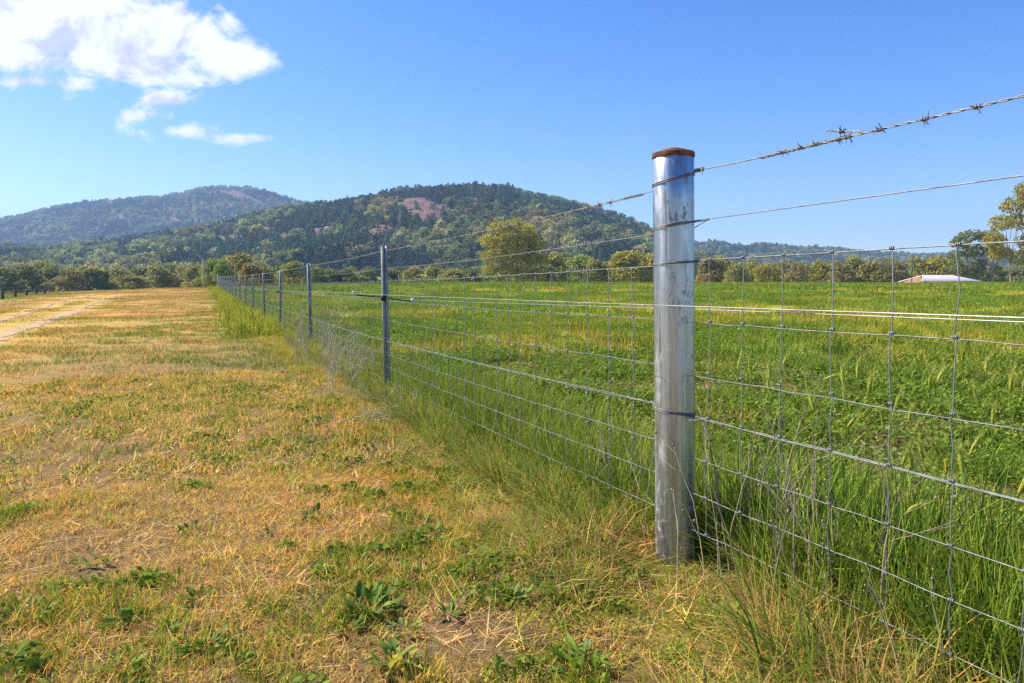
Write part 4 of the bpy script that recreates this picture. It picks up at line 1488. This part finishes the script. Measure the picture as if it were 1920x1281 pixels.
def mown_points(r_, r0, r1, den, R=0.0, hf=1.0, amax=58, amin=0):
    x, y = band(r_, r0, r1, den, amax)
    sel = np.abs(np.degrees(np.arctan2(x, y))) >= amin
    x, y = x[sel], y[sel]
    s, d = sd(x, y)
    ok = (d > -.12 + .22 * r_.uniform(size=len(x))) & (rut_dist(x, y) > .15 + .12 * r_.uniform(size=len(x)) + R * .45)
    x, y = x[ok], y[ok]
    n = len(x)
    g = greenness(x, y, hf) + r_.normal(0, .06 + .14 * hf, n)
    o_ = fbm(x * .35, y * .35, 41, 3)
    tint = lerp((1.02, 1.0, .95), (1.08, .90, .70), np.clip(sstep(.42, .62, o_) + r_.normal(0, .15 * hf, n), 0, 1)) * r_.uniform(1 - .04 - .16 * hf, 1 + .04 + .16 * hf, n)[:, None]
    rd = rut_dist(x, y)
    tint = lerp(tint, np.broadcast_to([1.10, .93, .52], tint.shape), np.exp(-(rd / .8) ** 2) * .45)
    return x, y, g, tint, n


groups = []
for (r0, r1, den, f, w, k, am, an) in [(.9, 3.4, 900, 1.0, 1.05, 1.0, 46, 0), (3.4, 7.5, 420, .5, 1.7, 1.2, 58, 0), (.2, .9, 300, .5, 1.8, 1.3, 90, 0), (.9, 3.4, 300, .5, 1.8, 1.3, 90, 46)]:
    x, y, g, tint, n = mown_points(gr, r0, r1, den, 0.0, 1.0, am, an)
    var = mown_set(np.random.default_rng(int(r0 * 10)), f, w)
    idx = np.where(g < .36, np.choose(gr.integers(0, 7, n), [0, 1, 2, 0, 1, 3, 4]), np.where(g < .60, np.choose(gr.integers(0, 6, n), [0, 4, 5, 4, 2, 5]), np.choose(gr.integers(0, 8, n), [5, 6, 7, 6, 4, 7, 5, 8])))
    thin = fbm(x * 1.6, y * 1.6, 141, 3)
    LIT = on_ground(890, 1190)
    lit = np.exp(-(((x - LIT[0]) / .20) ** 2 + ((y - LIT[1]) / .13) ** 2))
    idx = np.where(lit > gr.uniform(.25, .7, n), 3, idx)
    keep = (gr.uniform(size=n) < .5 + 1.1 * sstep(.32, .48, thin)) & (gr.uniform(size=n) > lit * .35)
    tint = tint * np.array([1.10, 1.08, 1.02])
    hs = k * gr.uniform(.75, 1.3, n)
    zs = np.minimum(hs, 1.25) * (.85 + .35 * sstep(.4, .9, g))
    groups.append((var, np.stack([x, y, gz(x, y)], -1)[keep], rots(gr, n)[keep], np.stack([hs, hs, zs], -1)[keep], idx[keep], tint[keep]))
realize(groups, 'mown_grass', 'short dry mown grass mottled straw and yellow green in the foreground', 'grass')
for q_, (r0, r1, den, R, nb_, w, h) in enumerate([(7.5, 16, 10, .24, 90, .0085, .075), (16, 38, 2.2, .55, 230, .010, .075), (38, 100, .42, 1.3, 380, .019, .09)]):
    x, y, g, tint, n = mown_points(gr, r0, r1, den, R, (.6, .2, .1)[q_])
    idx = np.clip((g * 4.6 - .05).astype(int), 0, 3)
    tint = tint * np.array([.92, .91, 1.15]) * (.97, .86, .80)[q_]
    hs = gr.uniform(.85, 1.2, n)
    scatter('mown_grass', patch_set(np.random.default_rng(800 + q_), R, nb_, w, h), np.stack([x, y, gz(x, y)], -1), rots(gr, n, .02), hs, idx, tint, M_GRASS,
            'short dry mown grass ' + ('in the middle distance', 'farther up the strip', 'at the crest of the strip')[q_], 'grass')

# --- paddock crop on the far side of the fence
HG = [(.20, .285, .028), (.27, .345, .042), (.165, .25, .025)]
HY = [(.20, .27, .03), (.30, .36, .05)]


def crop_set(r_, f, w, R=1.0, hz=1.0):
    q = lambda n_: max(4, int(n_ * f))
    hs_ = math.sqrt(w)
    return [join(herb(r_, q(70), .085 * R, .11 * hz, .0125 * hs_, HG), blades(r_, q(14), .08 * R, .06 * hz, .16 * hz, .0038 * w, .3, .4, LUSH)),
            join(herb(r_, q(44), .08 * R, .07 * hz, .0115 * hs_, HY), blades(r_, q(20), .08 * R, .05 * hz, .13 * hz, .0034 * w, .45, .5, GREENS)),
            blades(r_, q(36), .07 * R, .09 * hz, .22 * hz, .0040 * w, .28, .40, LUSH), blades(r_, q(38), .08 * R, .05 * hz, .13 * hz, .0036 * w, .5, .5, LUSH + GREENS),
            join(blades(r_, q(24), .08 * R, .08 * hz, .19 * hz, .0036 * w, .3, .4, GREENS + [YGREEN]), blades(r_, q(14), .08 * R, .04 * hz, .11 * hz, .003 * w, .6, .3, STRAWS)),
            join(herb(r_, q(46), .10 * R, .05 * hz, .013 * hs_, [(.18, .25, .06), (.26, .33, .085)]), blades(r_, q(18), .09 * R, .03 * hz, .08 * hz, .003 * w, .9, .3, [YGREEN, STRAW]))]


def crop_points(r_, r0, r1, den):
    x, y = band(r_, r0, r1, den, 50)
    s, d = sd(x, y)
    ok = d < -.05 - .2 * r_.uniform(size=len(x))
    x, y = x[ok], y[ok]
    n = len(x)
    f = .6 * fbm(x * .3, y * .3, 51, 4) + .4 * fbm(x * 1.7, y * 1.7, 53, 3) + r_.normal(0, .08, n)
    r = np.hypot(x, y)
    f = f - .055 * sstep(12, 25, r)
    low = sstep(.48, .64, fbm(x * 1.2 + 5, y * 1.2, 151, 3)) * (r < 9)               # low trampled openings
    idx = np.where(f < .45, np.choose(r_.integers(0, 6, n), [0, 2, 0, 3, 0, 1]), np.where(f < .54, np.choose(r_.integers(0, 6, n), [1, 3, 4, 0, 2, 5]), np.choose(r_.integers(0, 4, n), [4, 1, 5, 4])))
    idx = np.where((low > .5) & (r_.uniform(size=n) < .8), np.choose(r_.integers(0, 3, n), [5, 5, 1]), idx)
    keep = (low < .55) | (r_.uniform(size=n) < .72)
    tint = r_.uniform(.68, 1.2, n)[:, None] * lerp((.88, .93, .9), (1.4, 1.12, .9), np.clip(sstep(.42, .62, f), 0, 1))
    return x[keep], y[keep], low[keep], idx[keep], tint[keep], int(keep.sum())


groups = []
for (r0, r1, den, f, w, k) in [(1.0, 4.0, 380, 1.0, 1.0, .95), (4.0, 8.5, 170, .55, 1.7, 1.2)]:
    x, y, low, idx, tint, n = crop_points(gr, r0, r1, den)
    hs = k * gr.uniform(.75, 1.25, n)
    zs = np.minimum(hs, 1.1) * .92 * (1 - .45 * low)
    groups.append((crop_set(np.random.default_rng(int(r0 * 10)), f, w), np.stack([x, y, gz(x, y)], -1), rots(gr, n), np.stack([hs, hs, zs], -1), idx, tint))
realize(groups, 'paddock_crop', 'lush green pasture crop just inside the fence', 'crop')
for q_, (r0, r1, den, f, w, R, hz) in enumerate([(8.5, 18, 11, 2.2, 2.6, 3.0, 1.15), (18, 42, 2.4, 2.8, 5.0, 6.5, 1.35), (42, 110, .5, 3.4, 11., 15., 1.6)]):
    x, y, low, idx, tint, n = crop_points(gr, r0, r1, den)
    hs = gr.uniform(.85, 1.2, n)
    scatter('paddock_crop', crop_set(np.random.default_rng(820 + q_), f, w, R, hz), np.stack([x, y, gz(x, y)], -1), rots(gr, n, .02), hs, idx, tint, M_GRASS,
            'lush green pasture crop ' + ('in the middle of the paddock', 'farther out in the paddock', 'on the crest of the paddock')[q_], 'crop')

# --- long grass along the fence
STALKS = [(.55, .36, .14), (.46, .27, .11), (.70, .52, .22), (.38, .22, .09), ORANGE * .9, STRAW * .9]
DLUSH = [tuple(np.array(c_) * .84) for c_ in LUSH] + [tuple(np.array(LUSH[1]) * 1.1)]
TALL = [blades(gr, 26, .06, .18, .40, .0076, .16, .35, DLUSH, segs=3), blades(gr, 24, .06, .14, .34, .0062, .22, .45, DLUSH + GREENS[:1], segs=3),
        blades(gr, 28, .07, .12, .30, .0042, .25, .5, STALKS, segs=3), blades(gr, 24, .08, .10, .26, .0036, .7, .5, STALKS, segs=3),
        join(blades(gr, 18, .06, .14, .34, .0042, .2, .4, GREENS + [YGREEN], segs=3), blades(gr, 16, .07, .08, .24, .0032, .4, .5, STALKS, segs=3)),
        blades(gr, 26, .06, .10, .22, .0042, .3, .5, GREENS + [YGREEN, YGREEN], segs=3),
        blades(gr, 24, .09, .10, .26, .0030, (1.1, 1.5), .1, [PALE, STRAW, (.45, .30, .18), PALE * .8], segs=2)]
pp = []
# (s0, s1, d0, d1, count, variants, height scale)
for (s0, s1, d0, d1, c, vs_, hz) in [
        (-1.7, .1, -.62, -.07, 1150, [0, 0, 1, 1, 0, 1], 1.05),
        (.1, 3.6, -.60, -.04, 1150, [0, 5, 1, 1, 4, 4], .85),          # dark lush strip just inside the fence
        (-1.7, .10, -.06, .22, 430, [4, 1, 4, 2, 2, 5], .78),           # mixed straw and green on the near side
        (-1.7, .25, .15, .46, 380, [4, 5, 2, 6, 5, 4], .46),
        (-.35, .45, -.10, .30, 200, [3, 4, 6, 5, 6, 4], .45),           # dry heap round the post foot
        (.2, 3.7, -.04, .18, 460, [1, 5, 4, 1, 4, 2], .62),
        (.2, 3.9, .10, .42, 380, [4, 5, 5, 2, 5, 6], .30),
        (3.3, 12, -.5, .16, 1700, [5, 1, 5, 4, 5, 1], .68),
        (4.5, 14, .1, .50, 520, [5, 5, 4], .34)]:
    q = np.stack([gr.uniform(s0, s1, c), gr.uniform(d0, d1, c), np.array(vs_)[gr.integers(0, len(vs_), c)], hz * gr.uniform(.7, 1.2, c)], -1)
    pp.append(q)


def fence_points(pp):
    x = F0[0] + pp[:, 0] * tdir[0] + pp[:, 1] * ndir[0]
    y = F0[1] + pp[:, 0] * tdir[1] + pp[:, 1] * ndir[1]
    patch = fbm(x * 2.2, y * 2.2, 161, 3)
    keep = (np.hypot(x - F0[0], y - F0[1]) > .075) & (gr.uniform(size=len(x)) < .4 + 1.2 * sstep(.36, .55, patch)) & (np.hypot(x, y) > .75)
    L_ = math.hypot(F0[0], F0[1])
    along, side = (x * F0[0] + y * F0[1]) / L_, (x * F0[1] - y * F0[0]) / L_
    infront = (along > L_ - .75) & (along < L_ + .03) & (np.abs(side) < .20)
    keep &= ~infront | (gr.uniform(size=len(x)) < .40)
    pp = pp.copy()
    pp[:, 3] = np.where(infront, pp[:, 3] * .22, pp[:, 3])
    x, y, pp = x[keep], y[keep], pp[keep]
    n = len(x)
    warm = np.clip(sstep(2.5, 7, pp[:, 0]) * (pp[:, 1] > -.1), 0, 1)
    tint = gr.uniform(.8, 1.2, n)[:, None] * lerp((1., 1., 1.), (1.5, 1.22, .9), warm * gr.uniform(.4, 1, n))
    return np.stack([x, y, gz(x, y)], -1), pp, tint, n


P, pp, tint, n = fence_points(np.concatenate(pp))
hor = gr.uniform(.85, 1.2, n)
realize([(TALL, P, rots(gr, n, .10), np.stack([hor, hor, pp[:, 3]], -1), pp[:, 2].astype(int), tint)], 'long_fence_grass', 'long green and straw grass growing along the near part of the fence', 'grass')
FARG = [blades(gr, 60, .45, .10, .30, .016, .3, .45, GREENS + [YGREEN], segs=2), blades(gr, 60, .45, .10, .34, .016, .3, .45, GREENS + LUSH, segs=2)]
c = 700
pp = np.stack([11 + 65 * gr.uniform(0, 1, c) ** 1.3, gr.uniform(-.7, .6, c), gr.integers(0, 2, c), gr.uniform(.7, 1.2, c)], -1)
P, pp, tint, n = fence_points(pp)
hor = gr.uniform(.85, 1.2, n)
scatter('long_fence_grass', FARG, P, rots(gr, n, .03), np.stack([hor, hor, pp[:, 3]], -1), pp[:, 2].astype(int), tint, M_GRASS, 'yellow green grass along the far part of the fence', 'grass')

# ------------------------------------------------------------------ individual plants
def leaf_mesh(r_, length, width, col, bend=.4, wavy=.12, n=6):
    V, C = [], []
    for k in range(n + 1):
        t = k / n
        w = width * (math.sin(math.pi * min(1, t ** .75 * .97 + .03)) ** .8) * .5 + .0012
        yv = length * t * (1 - .12 * bend * t)
        zv = length * (.45 * t - bend * t * t * .7)
        wob = wavy * width * r_.normal(0, .5)
        V += [(-w, yv, zv + w * .35 + wob), (0, yv, zv), (w, yv, zv + w * .35 - wob)]
        cc_ = np.asarray(col) * (1 + .12 * r_.normal())
        C += [cc_, cc_ * 1.25, cc_]
    F = []
    for k in range(n):
        for q in (0, 1):
            a = k * 3 + q
            F.append([a, a + 1, a + 4, a + 3])
    return mesh('leaf', V, np.array(F), M_LEAF, np.array(C), smooth=True)


lr = np.random.default_rng(31)
LEAVES = {'dark': [leaf_mesh(lr, 1, .42, (.11, .18, .022), b_) for b_ in (.2, .5, .8)],
          'mid': [leaf_mesh(lr, 1, .30, (.20, .28, .032), b_) for b_ in (.1, .4, .7)],
          'grey': [leaf_mesh(lr, 1, .26, (.22, .27, .09), b_) for b_ in (.2, .5, .8)],
          'yellow': [leaf_mesh(lr, 1, .34, (.42, .38, .05), b_) for b_ in (.3, .6)]}


def weed(px, py, size, n, kinds, label, upright=.5, spread=.35):
    p = on_ground(px, py)
    e = tag(empty('broadleaf_weed', (p[0], p[1], gz(p[0], p[1]))), label, 'weed', 'broadleaf weeds in the mown grass')
    for k in range(int(n * 1.9)):
        a = lr.uniform(0, 6.283)
        q = spread * size * math.sqrt(lr.uniform())
        kd = LEAVES[kinds[lr.integers(0, len(kinds))]]
        sc_ = size * lr.uniform(.28, .72)
        obj('leaf', kd[lr.integers(0, len(kd))], e, (q * math.cos(a), q * math.sin(a), .004 + .01 * lr.uniform()), (lr.uniform(-.1, 1.0) * upright, lr.normal(0, .25), a - math.pi / 2 + lr.normal(0, .4)), sc_)


weed(700, 1150, .085, 34, ['dark', 'dark', 'mid', 'dark'], 'largest dark green leafy weed clump in the mown grass', .8, .75)
weed(655, 1185, .055, 14, ['dark', 'mid'], 'dark weed against the side of the largest clump', .6, .6)
weed(755, 1190, .055, 16, ['grey', 'mid'], 'grey green weed tucked below the largest dark clump', .5, .6)
weed(740, 1250, .085, 14, ['mid', 'dark', 'mid', 'yellow'], 'bright green weed with one yellow leaf at the lower edge', .9, .45)
weed(845, 1160, .06, 9, ['dark', 'mid'], 'small upright green weed between the two larger clumps', .9, .3)
weed(960, 1130, .065, 18, ['grey', 'grey', 'mid'], 'loose grey green weed in the bare litter patch', .5, .7)
weed(1035, 1120, .07, 18, ['mid', 'dark', 'grey'], 'green spreading weed between litter patch and post', .6, .6)
weed(930, 985, .055, 12, ['mid', 'mid', 'grey'], 'pale green weed on the straw slope above the litter', .6, .5)
weed(885, 1050, .055, 16, ['mid', 'dark'], 'small green weed clump up the slope from the litter patch', .6, .6)
weed(1090, 1255, .08, 18, ['mid', 'mid', 'grey'], 'fresh green weed at the lower edge, nearest to the post', .9, .5)
weed(1010, 1268, .06, 10, ['dark', 'mid'], 'low green weed at the lower edge beside the fresh one', .7, .5)
weed(1262, 1240, .06, 8, ['mid'], 'small green weed in the straw below the post', .9, .4)
weed(420, 825, .06, 16, ['dark', 'dark', 'mid'], 'dark weed patch far out in the mown strip', .6, .9)
weed(790, 980, .05, 14, ['dark', 'mid'], 'dark low weed on the broken soil bank', .5, .8)
weed(370, 1130, .05, 14, ['dark', 'mid'], 'dark green weed in the straw halfway across the foreground', .7, .8)
weed(395, 1215, .06, 16, ['mid', 'dark'], 'green leafy weed low in the foreground straw', .7, .7)
weed(240, 1250, .055, 12, ['mid'], 'flat pale weed at the lower edge far from the post', .4, .7)
weed(45, 1165, .06, 18, ['dark', 'mid'], 'dark weed clump at the picture edge', .7, .9)
weed(500, 1005, .045, 6, ['dark'], 'tiny upright dark weed in the orange patch', 1.0, .4)
weed(355, 1000, .05, 10, ['dark', 'mid'], 'small dark weed with upright leaves above the foreground straw', 1.0, .7)
weed(590, 975, .055, 16, ['dark', 'mid'], 'dark weed patch beside the orange straw', .6, .9)
weed(610, 790, .06, 16, ['mid', 'dark'], 'green weed at the foot of the dead twiggy plants', .7, .8)
weed(170, 1060, .05, 12, ['dark', 'mid', 'mid'], 'low green weed in the far corner of the foreground', .6, .9)
weed(720, 700, .06, 14, ['mid', 'dark'], 'fresh green weed at the foot of the nearest picket', .8, .8)

# ---- barley grass heads inside the fence
def barley_meshes(seed):
    r_ = np.random.default_rng(seed)
    ln = r_.uniform(.045, .065)
    bend = r_.uniform(.05, .5)
    B = MB()
    tt = np.linspace(0, 1, 9)
    B.add(*tube(np.stack([bend * ln * tt ** 2, tt * 0, ln * tt], -1), .0048 * np.sin(np.pi * np.clip(tt * .93 + .05, 0, 1)) ** .6 + .0006, 7), col=(.46, .50, .065))
    for k in range(36):
        t = k / 36
        a = k * 2.4
        c0 = np.array([bend * ln * t * t, 0, ln * t])
        out_ = np.array([math.cos(a), math.sin(a), 0])
        w = .0042 * (1 - .5 * t)
        tip = c0 + out_ * w * 1.7 + np.array([bend * .02, 0, .016])
        awn = c0 + out_ * (.008 + .003 * r_.uniform()) + np.array([bend * .03, 0, .030 + .010 * r_.uniform()])
        side = np.cross(out_, [0, 0, 1.0]) * .0026
        cc_ = np.array([.52, .54, .08]) * r_.uniform(.8, 1.25)
        B.add([c0 - side, c0 + side, tip], [[0, 1, 2]], cc_)
        B.add([tip - side * .32, tip + side * .32, awn], [[0, 1, 2]], np.array([.50, .52, .11]) * r_.uniform(.8, 1.2))
    return B.mesh('seed_head', M_LEAF)


BH = [barley_meshes(600 + k) for k in range(5)]
B = MB(); B.add(*tube([(0, 0, 0), (.004, 0, .4), (.0, .003, .75), (0, 0, 1.0)], [.0011, .0010, .0008, .0007], 5), col=(.20, .29, .05)); ST_ME = B.mesh('stem', M_LEAF)
v, t_, c_ = blades(np.random.default_rng(3), 3, .003, .35, .6, .022, .5, .6, [(.15, .24, .035)], segs=3); BL_ME = mesh('blade', v, t_, M_LEAF, c_)
# (pixel of the head's foot, distance)
HEADS = [(1392, 690, 3.0), (1412, 700, 3.1), (1442, 712, 2.8), (1466, 690, 3.2), (1480, 705, 2.8), (1508, 705, 2.7), (1544, 735, 2.6), (1552, 712, 2.8), (1585, 722, 2.7), (1600, 708, 2.9), (1670, 704, 2.8), (1690, 688, 3.0), (1710, 725, 2.6),
         (1750, 715, 2.7), (1770, 700, 2.9), (1815, 690, 2.9), (1850, 765, 2.3), (1905, 735, 2.4), (1500, 790, 2.3), (1516, 770, 2.4), (1555, 800, 2.2), (1598, 770, 2.4), (1650, 770, 2.3), (1688, 790, 2.2), (1715, 880, 1.95), (1742, 850, 2.0),
         (1786, 850, 2.0), (1795, 800, 2.2), (1700, 870, 2.0), (1730, 865, 2.0), (1828, 890, 1.9), (1860, 800, 2.2), (1880, 850, 2.0), (1690, 955, 1.72), (1565, 945, 1.75), (1725, 960, 1.7), (1895, 925, 1.8), (1462, 735, 2.6), (1630, 735, 2.5), (1880, 700, 2.7)]
for k, (px, py, Y) in enumerate(HEADS):
    p = at(px, py, Y)
    h = max(.10, p[2] - float(gz(p[0], Y)))
    e = tag(empty('barley_grass', (p[0], Y, gz(p[0], Y)), lr.uniform(0, 6.28)), 'pale green barley grass stalk with bristly seed head inside the fence', 'grass stalk', 'barley grass heads inside the fence')
    e.rotation_euler = (lr.normal(0, .06), lr.normal(0, .06), e.rotation_euler[2])
    obj('stem', ST_ME, e, scale=(1, 1, h + .004))
    obj('seed_head', BH[k % 5], e, (0, 0, h), (lr.normal(0, .25), lr.normal(0, .35), lr.uniform(0, 6.28)), lr.uniform(.85, 1.25))
    obj('blade', BL_ME, e, (0, 0, 0), (0, 0, lr.uniform(0, 6.28)), (h, h, h))


# ---- dead stalks
def stalk(r_, h, nb, r0, col, spread=.35, bud=True, depth=2, twig=1.0):
    """Branching dry stem as (stem mesh, bud mesh)."""
    Bs, Bb = MB(), MB()

    def grow(p, d_, ln, rad, lev):
        n_ = 5
        P = [p]
        for i_ in range(n_):
            d_ = d_ + r_.normal(0, .07, 3); d_[2] += .02
            d_ /= np.linalg.norm(d_)
            P.append(P[-1] + d_ * ln / n_)
        Bs.add(*tube(P, np.linspace(rad, rad * .55, n_ + 1), 5), col=np.asarray(col) * r_.uniform(.8, 1.2))
        if lev == 0:
            if bud:
                c = P[-1]
                v_, q_ = lathe([(0, -.004), (.003, -.002), (.0042, .001), (.003, .005), (0, .006)], 7)
                Bb.add(v_ * r_.uniform(.4, .85) + c, q_, np.array([.36, .28, .19]) * r_.uniform(.6, 1.2))
            return
        for i_ in range(nb):
            j = r_.integers(2, n_ + 1)
            dd = d_ + r_.normal(0, spread, 3) ; dd[2] = abs(dd[2]) * .8 + .1
            grow(P[j], dd / np.linalg.norm(dd), ln * r_.uniform(.35, .6) * twig, rad * .6, lev - 1)
    grow(np.zeros(3), np.array([r_.normal(0, .08), r_.normal(0, .08), 1.0]), h, r0, depth)
    return Bs.mesh('stem', M_COL), (Bb.mesh('dry_bud', M_COL) if Bb.n else None)


dr = np.random.default_rng(91)
GREYB, TAN, WHITE = (.36, .28, .22), (.46, .36, .24), (.66, .58, .47)


def put_stalk(name, px, py, Y, h, label, group, col, nb=2, r0=.0016, rot=(0, 0, 0), **kw):
    p = at(px, py, Y)
    z = float(gz(p[0], Y))
    a, b_ = stalk(dr, h, nb, r0, col, **kw)
    e = tag(empty(name, (p[0], Y, z)), label, 'dead plant', group)
    e.rotation_euler = rot
    obj('stem', a, e)
    if b_ is not None: obj('dry_bud', b_, e)


put_stalk('dead_weed_stalk', 1270, 1100, 1.93, .19, 'thin white dead stalk standing in front of the strainer post', None, WHITE, 2, .0017, (.0, .08, .3), depth=1, spread=.25)
for k, (px, Y, h) in enumerate([(1348, 2.0, .34), (1372, 1.95, .36), (1396, 1.9, .30), (1418, 1.95, .38), (1440, 1.85, .33), (1462, 1.8, .36), (1482, 1.9, .30), (1512, 1.75, .34), (1536, 1.7, .36), (1560, 1.7, .30), (1800, 1.35, .2), (1740, 1.4, .18), (1180, 2.3, .30), (1150, 2.5, .26), (1325, 1.9, .24), (1360, 1.85, .36), (1408, 1.75, .34), (1450, 1.7, .36), (1500, 1.62, .36), (1525, 1.85, .36), (1590, 1.65, .34), (1620, 1.75, .36), (1660, 1.55, .34), (1380, 2.1, .38), (1475, 2.0, .36), (1205, 2.2, .30), (1100, 2.6, .24)]):
    put_stalk('dead_weed_stalk', px, 1000, Y, h, 'thin grey brown dead stalk with dry buds among the long fence grass', 'dead stalks in the fence grass', GREYB if k % 2 else TAN, 2, .0019, (dr.normal(0, .12), dr.normal(0, .12), dr.uniform(0, 6)), depth=2, spread=.3)
for k, (px, Y, rx, rz_, h) in enumerate([(1470, 1.75, .95, 1.5, .20), (1530, 1.62, 1.25, 1.9, .16), (1590, 1.6, .9, 2.2, .22), (1680, 1.5, 1.0, 1.3, .20)]):
    put_stalk('fallen_stalk', px, 1000, Y, h, 'pale fallen stalk leaning through the long fence grass', 'fallen stalks in the fence grass', WHITE, 1, .0016, (rx, 0, rz_), depth=1, spread=.2, bud=False)
# grey twiggy dead bushes by the second and first pickets
for k, (px, py, h, lab) in enumerate([(585, 690, .40, 'tall dead grey bush in front of the second picket'), (625, 715, .36, 'dead grey bush nearer than the tall one by the second picket'), (650, 740, .30, 'low dead bush halfway between the first and second picket'), (600, 655, .34, 'dead grey bush right at the second picket foot')]):
    p = on_ground(px, py)
    e = tag(empty('dead_bush', (p[0], p[1], gz(p[0], p[1]))), lab, 'bush', 'dead bushes beside the fence')
    for q in range(15):
        a, b_ = stalk(dr, h * dr.uniform(.7, 1.25), 3, .0027, (.52, .46, .36), spread=.4, bud=True, depth=2)
        st = obj('stem', a, e, (dr.normal(0, .09), dr.normal(0, .09), 0), (dr.normal(0, .25), dr.normal(0, .25), dr.uniform(0, 6)))
        obj('dry_bud', b_, st)
for k, (px, py, lab) in enumerate([(690, 800, 'heap of pale dead twigs lying in the straw'), (720, 770, 'grey twig heap lying behind the pale one'), (760, 790, 'grey dead twigs lying on the bank below the first picket'), (595, 745, 'small white dead twig lying apart in the straw')]):
    p = on_ground(px, py)
    e = tag(empty('dead_twigs', (p[0], p[1], gz(p[0], p[1]) + .02)), lab, 'twigs', 'dead twigs lying by the fence')
    for q in range(9 if k < 3 else 4):
        a, b_ = stalk(dr, .20 * dr.uniform(.5, 1.1), 3, .0019, (.50, .43, .36), spread=.5, bud=False, depth=2)
        obj('twig', a, e, (dr.normal(0, .07), dr.normal(0, .07), dr.uniform(0, .03)), (dr.uniform(1.0, 1.7), dr.normal(0, .3), dr.uniform(0, 6.28)))

# ------------------------------------------------------------------ haze: one even body of air round everything
hm, ht, ho = new_mat('haze')
pv = N(ht, 'ShaderNodeVolumePrincipled')
pv.inputs['Color'].default_value = (.40, .62, 1.0, 1)
pv.inputs['Density'].default_value = HAZE = 0.00026
pv.inputs['Anisotropy'].default_value = 0.1
L(ht, pv.outputs[0], ho.inputs['Volume'])
V_, Q_ = box(-5200, 5200, -400, 3600, -6.5, 330)
tag(obj('haze', mesh('haze', V_, Q_, hm)), 'thin blue haze hanging over the hills', 'haze', kind='stuff')
